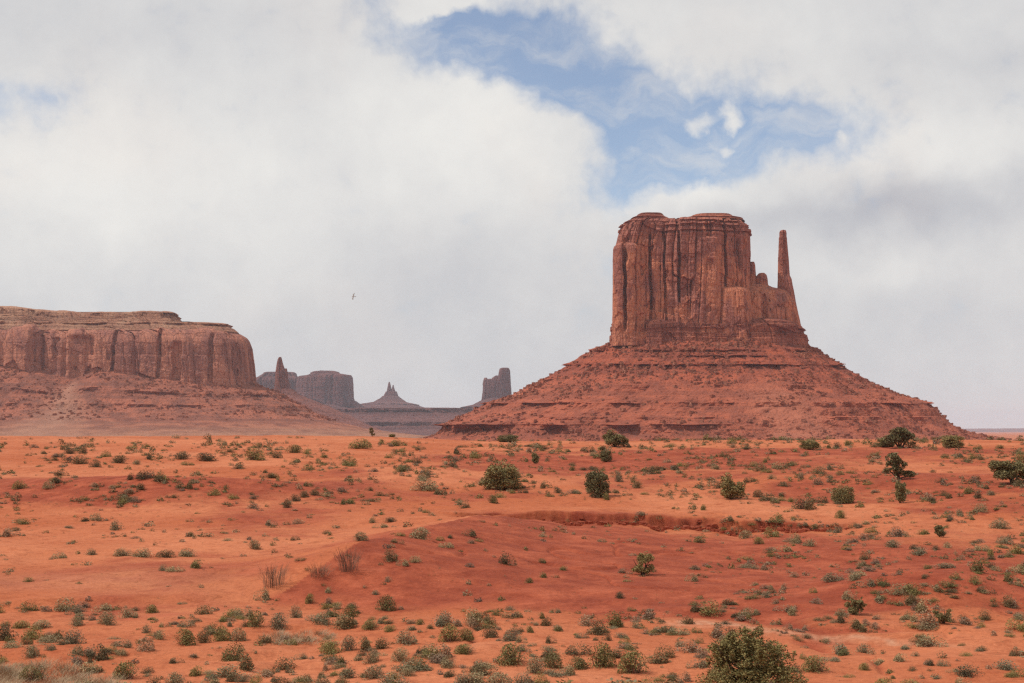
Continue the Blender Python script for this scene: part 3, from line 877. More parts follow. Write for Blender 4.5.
rubble('rubble', mg, 5200, 0.7, 3.4, M_RUBBLE, zlo=16.0)

# ---- far monuments
KD = 3600.0
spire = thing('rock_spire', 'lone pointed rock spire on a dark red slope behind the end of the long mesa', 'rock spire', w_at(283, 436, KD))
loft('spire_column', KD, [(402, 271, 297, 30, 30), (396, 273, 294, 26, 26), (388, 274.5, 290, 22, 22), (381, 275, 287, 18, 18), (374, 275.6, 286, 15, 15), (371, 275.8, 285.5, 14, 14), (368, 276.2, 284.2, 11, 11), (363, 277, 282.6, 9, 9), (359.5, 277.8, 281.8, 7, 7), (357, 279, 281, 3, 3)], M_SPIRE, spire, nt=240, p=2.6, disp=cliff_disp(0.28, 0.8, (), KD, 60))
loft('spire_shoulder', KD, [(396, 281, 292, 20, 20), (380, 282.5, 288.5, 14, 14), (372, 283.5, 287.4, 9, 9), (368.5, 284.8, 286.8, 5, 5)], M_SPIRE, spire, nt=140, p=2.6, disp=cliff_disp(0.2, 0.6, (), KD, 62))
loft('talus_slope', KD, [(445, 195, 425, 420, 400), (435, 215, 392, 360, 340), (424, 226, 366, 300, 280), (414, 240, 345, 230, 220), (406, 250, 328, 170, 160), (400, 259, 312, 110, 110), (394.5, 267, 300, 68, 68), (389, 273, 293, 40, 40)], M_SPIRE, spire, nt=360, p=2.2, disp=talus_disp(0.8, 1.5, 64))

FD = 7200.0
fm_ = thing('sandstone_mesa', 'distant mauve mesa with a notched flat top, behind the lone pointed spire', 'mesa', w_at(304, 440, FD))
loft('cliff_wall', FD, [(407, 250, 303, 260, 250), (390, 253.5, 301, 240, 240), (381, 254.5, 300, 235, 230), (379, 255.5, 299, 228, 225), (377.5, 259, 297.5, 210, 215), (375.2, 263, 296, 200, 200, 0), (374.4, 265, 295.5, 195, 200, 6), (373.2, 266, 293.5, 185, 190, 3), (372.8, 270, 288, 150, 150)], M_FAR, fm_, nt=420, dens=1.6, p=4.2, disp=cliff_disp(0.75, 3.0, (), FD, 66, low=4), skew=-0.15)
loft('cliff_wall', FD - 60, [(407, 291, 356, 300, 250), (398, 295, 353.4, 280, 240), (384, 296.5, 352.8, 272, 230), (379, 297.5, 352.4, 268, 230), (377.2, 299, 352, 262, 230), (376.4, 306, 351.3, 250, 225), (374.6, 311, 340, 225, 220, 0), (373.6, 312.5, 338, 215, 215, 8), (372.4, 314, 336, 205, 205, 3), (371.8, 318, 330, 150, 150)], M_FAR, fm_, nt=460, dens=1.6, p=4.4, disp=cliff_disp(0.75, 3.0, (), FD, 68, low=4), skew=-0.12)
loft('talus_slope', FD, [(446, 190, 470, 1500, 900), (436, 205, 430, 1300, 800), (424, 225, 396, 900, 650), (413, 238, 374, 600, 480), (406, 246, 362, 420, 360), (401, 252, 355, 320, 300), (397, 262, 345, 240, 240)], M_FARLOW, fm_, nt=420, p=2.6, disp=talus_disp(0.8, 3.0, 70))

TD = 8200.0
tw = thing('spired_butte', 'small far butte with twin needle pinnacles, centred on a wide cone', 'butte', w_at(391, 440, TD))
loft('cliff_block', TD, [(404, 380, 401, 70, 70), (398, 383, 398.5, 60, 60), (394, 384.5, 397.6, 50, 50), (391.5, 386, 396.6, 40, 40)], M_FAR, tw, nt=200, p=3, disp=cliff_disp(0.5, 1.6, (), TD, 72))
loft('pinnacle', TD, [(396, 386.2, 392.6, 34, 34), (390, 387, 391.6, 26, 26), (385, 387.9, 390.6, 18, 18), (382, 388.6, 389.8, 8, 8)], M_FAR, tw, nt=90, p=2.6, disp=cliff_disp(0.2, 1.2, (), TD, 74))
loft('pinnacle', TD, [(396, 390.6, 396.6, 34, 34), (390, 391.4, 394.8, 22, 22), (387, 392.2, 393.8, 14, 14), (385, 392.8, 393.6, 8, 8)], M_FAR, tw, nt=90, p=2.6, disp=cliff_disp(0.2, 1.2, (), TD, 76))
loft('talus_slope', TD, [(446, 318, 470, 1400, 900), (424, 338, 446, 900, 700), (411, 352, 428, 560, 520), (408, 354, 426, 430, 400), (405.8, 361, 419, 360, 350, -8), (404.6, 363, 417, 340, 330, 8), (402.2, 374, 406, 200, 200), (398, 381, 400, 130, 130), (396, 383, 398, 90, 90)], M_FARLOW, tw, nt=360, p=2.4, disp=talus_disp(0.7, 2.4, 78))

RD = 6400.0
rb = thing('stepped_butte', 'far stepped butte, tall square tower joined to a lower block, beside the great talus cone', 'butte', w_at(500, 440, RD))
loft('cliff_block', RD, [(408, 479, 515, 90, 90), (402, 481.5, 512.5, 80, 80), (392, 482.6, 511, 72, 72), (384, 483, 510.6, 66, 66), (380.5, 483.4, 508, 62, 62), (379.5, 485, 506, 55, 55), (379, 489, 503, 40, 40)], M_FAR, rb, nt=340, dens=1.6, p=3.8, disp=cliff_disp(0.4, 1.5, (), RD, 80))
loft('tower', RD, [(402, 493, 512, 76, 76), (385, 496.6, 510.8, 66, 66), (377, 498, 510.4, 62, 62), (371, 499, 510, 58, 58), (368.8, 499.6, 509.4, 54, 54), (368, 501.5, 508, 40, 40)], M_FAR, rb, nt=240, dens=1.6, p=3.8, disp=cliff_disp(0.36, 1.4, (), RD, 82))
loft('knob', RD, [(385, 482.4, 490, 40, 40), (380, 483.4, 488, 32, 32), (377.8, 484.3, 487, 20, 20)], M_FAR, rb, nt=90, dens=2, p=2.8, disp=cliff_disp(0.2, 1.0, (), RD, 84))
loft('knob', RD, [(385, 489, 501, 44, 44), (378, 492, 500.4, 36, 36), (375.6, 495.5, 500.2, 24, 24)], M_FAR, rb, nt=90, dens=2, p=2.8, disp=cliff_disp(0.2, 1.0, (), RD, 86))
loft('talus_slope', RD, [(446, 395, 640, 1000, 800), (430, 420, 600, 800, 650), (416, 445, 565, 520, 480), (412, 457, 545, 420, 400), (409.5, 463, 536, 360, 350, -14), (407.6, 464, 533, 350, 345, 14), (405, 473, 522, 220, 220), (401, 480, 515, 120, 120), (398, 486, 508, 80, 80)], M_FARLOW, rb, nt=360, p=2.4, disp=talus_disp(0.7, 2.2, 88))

PDist = 5600.0
plat, _ = loft('plateau', PDist, [(446, 250, 640, 900, 1500), (434, 282, 600, 700, 1400), (427, 300, 575, 560, 1350), (426, 302, 570, 550, 1340, -7), (423, 303, 568, 545, 1330, 7), (418, 318, 540, 460, 1300), (414, 334, 510, 400, 1250), (413, 336, 500, 390, 1240, -8), (410, 338, 492, 385, 1230, 8), (409, 350, 470, 340, 1200), (408.4, 380, 440, 200, 900)],
     M_FARLOW, None, nt=700, dens=1.2, p=3.4, disp=talus_disp(0.8, 3.0, 95))
tag(plat, kind='structure')
HD = 21000.0
hl, _ = loft('hills', HD, [(433, 760, 1500, 1500, 1500), (431, 800, 1450, 1400, 1400), (429.6, 880, 1400, 1200, 1200), (428.6, 960, 1380, 800, 800), (428.2, 1040, 1300, 400, 400)], M_FARLOW, None, nt=260, dens=4, p=2.6, disp=talus_disp(0.6, 9.0, 97))
tag(hl, kind='structure')

# ------------------------------------------------------------------ plants
def leaf_quads(P, size, r, aspect=0.55, up=0.0):
    n_ = len(P)
    a = r.normal(size=(n_, 3)); a[:, 2] += up
    a /= np.linalg.norm(a, axis=1)[:, None] + 1e-9
    c_ = r.normal(size=(n_, 3))
    c_ = np.cross(a, c_); c_ /= np.linalg.norm(c_, axis=1)[:, None] + 1e-9
    s = (size * r.uniform(0.6, 1.4, n_))[:, None]
    v = np.stack([P - a * s, P + c_ * s * aspect, P + a * s, P - c_ * s * aspect], 1).reshape(-1, 3)
    return v, np.arange(4 * n_).reshape(-1, 4)


def crown_points(lobes, n_, r, thr=-0.15, freq=6.0, seed=0.0, zmin=0.02, wexp=0.7):
    L = np.array(lobes, float)
    wv_ = (L[:, 3] * L[:, 4] * L[:, 5]) ** wexp
    out = []
    got = 0
    while got < n_:
        k = r.choice(len(L), n_, p=wv_ / wv_.sum())
        d = r.normal(size=(n_, 3)); d /= np.linalg.norm(d, axis=1)[:, None]
        rad = r.random(n_) ** 0.42
        p_ = L[k, :3] + d * rad[:, None] * L[k, 3:6]
        ns = perlin(p_[:, 0] * freq + seed, p_[:, 1] * freq, p_[:, 2] * freq)
        p_ = p_[(ns > thr) & (p_[:, 2] > zmin)]
        out.append(p_); got += len(p_)
    return np.vstack(out)[:n_]


def tube(path, radii, k=6):
    path = np.array(path, float)
    V, Fc = [], []
    for i, (p_, rr) in enumerate(zip(path, radii)):
        d = path[min(i + 1, len(path) - 1)] - path[max(i - 1, 0)]
        d /= np.linalg.norm(d) + 1e-9
        a = np.cross(d, (0.3, 0.9, 0.2)); a /= np.linalg.norm(a) + 1e-9
        c_ = np.cross(d, a)
        t = np.linspace(0, 2 * np.pi, k, endpoint=False)
        V.append(p_ + rr * (np.cos(t)[:, None] * a + np.sin(t)[:, None] * c_))
        if i:
            b0 = (i - 1) * k
            for j in range(k):
                Fc.append((b0 + j, b0 + (j + 1) % k, b0 + k + (j + 1) % k, b0 + k + j))
    return np.vstack(V), np.array(Fc)


def join(parts):
    V, Fc, o = [], [], 0
    for v, f in parts:
        V.append(v); Fc.append(f + o); o += len(v)
    return np.vstack(V), np.vstack(Fc)


def trunk_mesh(tips, r, base=(0, 0, -0.04), rad=0.035):
    parts = []
    for tp in tips:
        tp = np.array(tp, float); bs = np.array(base) + r.normal(size=3) * (0.02, 0.02, 0)
        mid1 = bs + (tp - bs) * 0.35 + r.normal(size=3) * 0.03
        mid2 = bs + (tp - bs) * 0.7 + r.normal(size=3) * 0.03
        parts.append(tube([bs, mid1, mid2, tp], [rad, rad * 0.75, rad * 0.5, rad * 0.15]))
    return join(parts)


# unit trees: one wide, one high, standing on the origin
def rand_lobes(r, n_, spread, z0, z1, s0, s1):
    out = []
    for _ in range(n_):
        a = r.uniform(0, 6.28); d = spread * math.sqrt(r.random())
        zz = r.uniform(z0, z1); s = r.uniform(s0, s1)
        out.append((d * math.cos(a), d * math.sin(a), zz, s, s, s * 0.9))
    return out


def make_tree_meshes(kind, seed):
    r = np.random.default_rng(seed)
    if kind == 'dome':
        L = [(0, 0, 0.30, 0.45, 0.45, 0.60), (0, 0, 0.18, 0.41, 0.41, 0.24)] + rand_lobes(r, 20, 0.38, 0.12, 0.68, 0.11, 0.20)
        n_, ls, thr = 8500, 0.024, -0.36
        tips = [(0.1, 0, 0.6), (-0.12, 0.05, 0.5), (0.2, 0.1, 0.4)]
    elif kind == 'block':
        L = [(0.02, 0, 0.5, 0.42, 0.42, 0.46), (0.02, 0, 0.22, 0.42, 0.42, 0.28), (0, 0, 0.75, 0.38, 0.38, 0.22)] + rand_lobes(r, 18, 0.36, 0.12, 0.86, 0.12, 0.18)
        n_, ls, thr = 7600, 0.026, -0.34
        tips = [(0.1, 0, 0.7), (-0.15, 0.05, 0.6)]
    elif kind == 'tree':
        L = rand_lobes(r, 20, 0.36, 0.34, 0.82, 0.13, 0.2) + [(0, 0, 0.58, 0.36, 0.36, 0.34), (-0.26, 0, 0.34, 0.2, 0.22, 0.2), (0.28, 0, 0.26, 0.2, 0.22, 0.2)]
        n_, ls, thr = 9000, 0.024, -0.22
        tips = [(0.24, 0.02, 0.62), (-0.22, 0.05, 0.6), (0.05, -0.1, 0.75), (-0.05, 0.1, 0.7)]
    elif kind == 'ragged':
        L = rand_lobes(r, 12, 0.34, 0.22, 0.6, 0.12, 0.2) + [(-0.12, 0, 0.55, 0.2, 0.22, 0.42), (0.22, 0, 0.22, 0.24, 0.25, 0.2), (-0.05, 0, 0.3, 0.32, 0.32, 0.28)]
        n_, ls, thr = 7000, 0.027, -0.25
        tips = [(-0.1, 0, 0.8), (0.2, 0, 0.3), (-0.25, 0.1, 0.5)]
    elif kind == 'sparse':
        L = rand_lobes(r, 18, 0.36, 0.2, 0.82, 0.11, 0.18) + rand_lobes(r, 8, 0.36, 0.08, 0.25, 0.1, 0.15)
        n_, ls, thr = 4200, 0.027, -0.12
        tips = [(0.3, 0, 0.6), (-0.3, 0, 0.62), (0.05, 0.2, 0.8), (-0.1, -0.2, 0.7), (0.2, -0.1, 0.75)]
    elif kind == 'upright':
        L = [(0.02, 0, 0.5, 0.33, 0.33, 0.48), (-0.1, 0, 0.78, 0.24, 0.24, 0.22), (0.1, 0, 0.3, 0.34, 0.34, 0.28)] + rand_lobes(r, 10, 0.3, 0.2, 0.8, 0.12, 0.18)
        n_, ls, thr = 4600, 0.036, -0.3
        tips = [(0.05, 0, 0.8), (-0.1, 0.05, 0.6)]
    elif kind == 'loose':
        L = [(-0.12, 0, 0.78, 0.30, 0.3, 0.2), (-0.2, 0, 0.52, 0.22, 0.24, 0.18), (0.1, 0, 0.55, 0.18, 0.2, 0.16), (-0.02, 0, 0.28, 0.2, 0.2, 0.18), (0.32, 0, 0.22, 0.2, 0.22, 0.13), (-0.34, 0, 0.36, 0.14, 0.14, 0.1)]
        n_, ls, thr = 3600, 0.028, -0.02
        tips = [(-0.1, 0, 0.85), (0.3, 0, 0.22), (-0.3, 0.05, 0.4), (0.1, 0, 0.6)]
    else:  # 'near': the big open shrub in the foreground
        L = rand_lobes(r, 34, 0.36, 0.14, 0.66, 0.09, 0.17) + [(-0.04, 0, 0.74, 0.17, 0.17, 0.24), (0.17, 0.03, 0.62, 0.13, 0.14, 0.2), (-0.27, 0, 0.55, 0.15, 0.15, 0.22), (0.02, 0.0, 0.4, 0.34, 0.32, 0.36), (-0.40, 0, 0.16, 0.13, 0.2, 0.16), (0.40, 0, 0.15, 0.13, 0.2, 0.15), (0, -0.3, 0.15, 0.3, 0.2, 0.2), (0.3, -0.2, 0.25, 0.16, 0.2, 0.2), (-0.3, -0.2, 0.25, 0.16, 0.2, 0.2)]
        for _ in range(46):
            a = r.uniform(0, 6.28); q_ = r.uniform(0.02, 0.42)
            L.append((q_ * math.cos(a), q_ * math.sin(a), 0.92 - 1.05 * q_ + r.uniform(-0.12, 0.06), 0.030, 0.030, 0.11))
        L += [(0, -0.1, 0.2, 0.38, 0.36, 0.24), (0, 0, 0.30, 0.36, 0.36, 0.28)]
        n_, ls, thr = 30000, 0.0120, -0.16
        tips = [(r.uniform(-.4, .4), r.uniform(-.4, .4), r.uniform(.35, .85)) for _ in range(14)]
    P = crown_points(L, n_, r, thr, 5.0 if kind != 'near' else 8.0, seed * 3.1, 0.02, 0.7 if kind != 'near' else 0.5)
    v, f = leaf_quads(P, ls, r, 0.6, 0.5)
    rad = 0.035 if kind != 'near' else 0.012
    tv, tf = trunk_mesh(tips, r, rad=rad)
    return (v, f), (tv, tf)


def dome_shrub(r, n_, size, zr=0.95, open_=0.25, flat=False):
    """low shrub: sprays of small leaves reaching out of one root, with clumps"""
    k = r.integers(5, 9)
    dirs = r.normal(size=(k, 3)); dirs[:, 2] = np.abs(dirs[:, 2]) * (0.5 if flat else 0.9) + 0.15
    dirs /= np.linalg.norm(dirs, axis=1)[:, None]
    c_ = r.integers(0, k, n_)
    d = dirs[c_] + r.normal(size=(n_, 3)) * 0.45
    d[:, 2] = np.abs(d[:, 2])
    d /= np.linalg.norm(d, axis=1)[:, None]
    ln = (0.80 + 0.20 * r.random(k))[c_]
    rad = ln * (1 - (1 - open_) * r.random(n_) ** 1.7)
    P = d * rad[:, None] * np.array([0.5, 0.5, zr])
    P[:, 2] = np.maximum(P[:, 2], 0.02)
    return leaf_quads(P, size, r, 0.5, 0.8)


def blades(r, n_, width, spread=0.5, h0=0.5, h1=1.0, foot=0.18):
    """thin stalks fanning out of the ground: twiggy shrubs, grass"""
    a = r.uniform(0, 6.28, n_); q = np.sqrt(r.random(n_))
    b0 = np.stack([np.cos(a) * q * foot, np.sin(a) * q * foot, np.full(n_, -0.02)], 1)
    a2 = a + r.normal(size=n_) * 0.5
    hh = r.uniform(h0, h1, n_)
    out = spread * (0.15 + 0.85 * q) * r.uniform(0.5, 1.1, n_)
    t0 = b0 + np.stack([np.cos(a2) * out, np.sin(a2) * out, hh], 1)
    m0 = b0 * 0.5 + t0 * 0.5 + np.stack([-np.cos(a2) * 0.06, -np.sin(a2) * 0.06, 0.08 * hh], 1)
    s = np.stack([-np.sin(a2 + 0.7), np.cos(a2 + 0.7), np.zeros(n_)], 1) * width
    v = np.stack([b0 - s, b0 + s, m0 + s * 0.8, m0 - s * 0.8, t0 + s * 0.35, t0 - s * 0.35], 1).reshape(-1, 3)
    base = np.arange(n_)[:, None] * 6
    f = np.vstack([base + np.array([0, 1, 2, 3]), base + np.array([3, 2, 4, 5])])
    return v, f


class Mesh:
    """a mesh datablock made once and shared by copies"""
    def __init__(self, name, vf, mat):
        self.o = link_mesh(name, vf[0], vf[1], mat, smooth=False)
        self.me = self.o.data
        bpy.data.objects.remove(self.o)

    def obj(self, name, parent=None):
        o = bpy.data.objects.new(name, self.me)
        COL.objects.link(o)
        if parent is not None:
            o.parent = parent
        return o


_tm = {}


def tree_at(kind, px, py, wpx, hpx, label, name='juniper_tree', cat='juniper', group='junipers dotted over the red dunes', mat=None, seed=1, rot=None, pos=None):
    key = (kind, seed)
    if key not in _tm:
        (v, f), (tv, tf) = make_tree_meshes(kind, seed)
        _tm[key] = (Mesh('crown', (v, f), mat or M_JUN), Mesh('trunk', (tv, tf), M_BARK))
    x, y, z = pos if pos is not None else hit(px, py)
    e = thing(name, label, cat, (x, y, z), group)
    k = y / F
    e.scale = (wpx * k, wpx * k, hpx * k)
    e.rotation_euler = (0, 0, random.uniform(-0.5, 0.5) if rot is None else rot)
    _tm[key][0].obj('crown', e)
    _tm[key][1].obj('trunk', e)
    return e


def up(py):
    return py


tree_at('dome', 502, 489, 42, 32, 'big round dark-green juniper above the left end of the gully bank', seed=1, rot=0)
tree_at('block', 597, 497, 29, 27, 'blocky upright juniper on bare sand right of the big round one', seed=2, rot=0)
tree_at('ragged', 615, 447, 30, 19, 'dark juniper at the dune crest in front of the butte talus, straggling to its right', seed=3, rot=0)
tree_at('block', 606, 462, 15, 12, 'small grey-green juniper just below the dark crest juniper', seed=4)
tree_at('upright', 535, 464, 10, 11, 'small upright juniper behind the big round one', seed=5)
tree_at('dome', 507, 442, 22, 9, 'low wide juniper half hidden on the crest under the talus edge', seed=6)
tree_at('ragged', 731, 499, 32, 28, 'ragged juniper with a tall left crown and a low right lobe', seed=7, rot=0)
tree_at('dome', 843, 503, 27, 21, 'dense dark dome-shaped juniper right of the grey-brown shrub', seed=8)
tree_at('upright', 900, 503, 15, 22, 'narrow upright grey-green juniper below the loose leaning one', seed=9, rot=0)
tree_at('loose', 899, 480, 32, 28, 'loose open juniper leaning with a dark stem and a low right branch', seed=10, rot=0)
tree_at('tree', 900, 448, 34, 23, 'umbrella-crowned juniper with a visible trunk beneath the right end of the talus', seed=11, rot=0)
tree_at('dome', 885, 447, 20, 11, 'low juniper pressed against the left foot of the umbrella-crowned one', seed=12)
tree_at('dome', 809, 449, 23, 11, 'low flat juniper at the talus foot left of the umbrella-crowned tree', seed=13)
tree_at('dome', 953, 448, 26, 15, 'oval bright-topped juniper where the talus runs out at right', seed=14)
tree_at('tree', 1012, 484, 42, 26, 'spreading juniper with bare trunk cut by the right edge of the picture', seed=15, rot=0.2)
tree_at('sparse', 642, 575, 28, 24, 'lone sparse juniper in the middle of the bare red bowl', seed=16, rot=0)
tree_at('sparse', 856, 615, 26, 21, 'open dark juniper bush on the red slope above the pale wash', seed=17)
tree_at('sparse', 943, 624, 22, 17, 'thin juniper bush beside a red mound at lower right', seed=18)
tree_at('upright', 940, 537, 14, 12, 'small dark juniper right of the second gully bank', seed=19)
tree_at('near', 752, 694, 106, 69, 'large open many-stemmed shrub nearest the camera, at the bottom edge', name='foreground_shrub', cat='shrub', group='large foreground shrub', mat=M_JUN2, seed=20, rot=0)
tree_at('loose', 372, 436, 7, 9, 'tiny leaning juniper alone on the left dune crest', seed=21)
tree_at('dome', 392, 436, 8, 4, 'tiny low juniper on the crest right of the leaning one', seed=22)

# shrub prototypes
SHR = {}
for kind, mat in (('sage', M_SAGE), ('green', M_GREEN), ('dark', M_DARKS)):
    SHR[kind] = []
    for s in range(5):
        r = np.random.default_rng(100 + s + len(kind) * 10)
        SHR[kind].append((Mesh('foliage', dome_shrub(r, 1700, 0.031), mat), Mesh('stems', blades(r, 40, 0.008, 0.4, 0.4, 0.85), M_TWIG)))
r = np.random.default_rng(5)
def np_twigs(s):
    r_ = np.random.default_rng(40 + s)
    a = blades(r_, 90, 0.0065, 0.36, 0.5, 1.0, 0.34)
    b2 = blades(r_, 260, 0.0042, 0.5, 0.15, 0.45, 0.1)
    src = a[0].reshape(-1, 6, 3)
    k = r_.integers(0, len(src), 260)
    off = src[k, 2] * 0.5 + src[k, 4] * 0.5                       # side twigs start part-way up a stem
    bv = b2[0].reshape(-1, 6, 3) * np.array([0.55, 0.55, 0.7]) + off[:, None, :] * np.array([1, 1, r_.uniform(0.6, 0.9)])
    return join([a, (bv.reshape(-1, 3), b2[1])])


TW = [(Mesh('twigs', np_twigs(s), M_TWIG)) for s in range(3)]
GR = [(Mesh('grass_blades', blades(np.random.default_rng(60 + s), 700, 0.006, 0.5, 0.4, 1.0, 0.5), M_STRAW)) for s in range(2)]
placed = []
KINDN = {'sage': ('sagebrush', 'sagebrush'), 'green': ('green_shrub', 'shrub'), 'dark': ('dark_shrub', 'shrub')}


def shrub_at(kind, px, py, wpx, hpx, label, group):
    x, y, z = hit(px, py)
    k = y / F
    nm, cat = KINDN[kind]
    e = thing(nm, label, cat, (x, y, z - 0.02), group)
    e.scale = (wpx * k, wpx * k * random.uniform(0.85, 1.1), hpx * k * 1.08)
    e.rotation_euler = (0, 0, random.uniform(0, 6.28))
    a, b_ = random.choice(SHR[kind])
    a.obj('foliage', e); b_.obj('stems', e)
    placed.append((px, py, wpx))
    return e


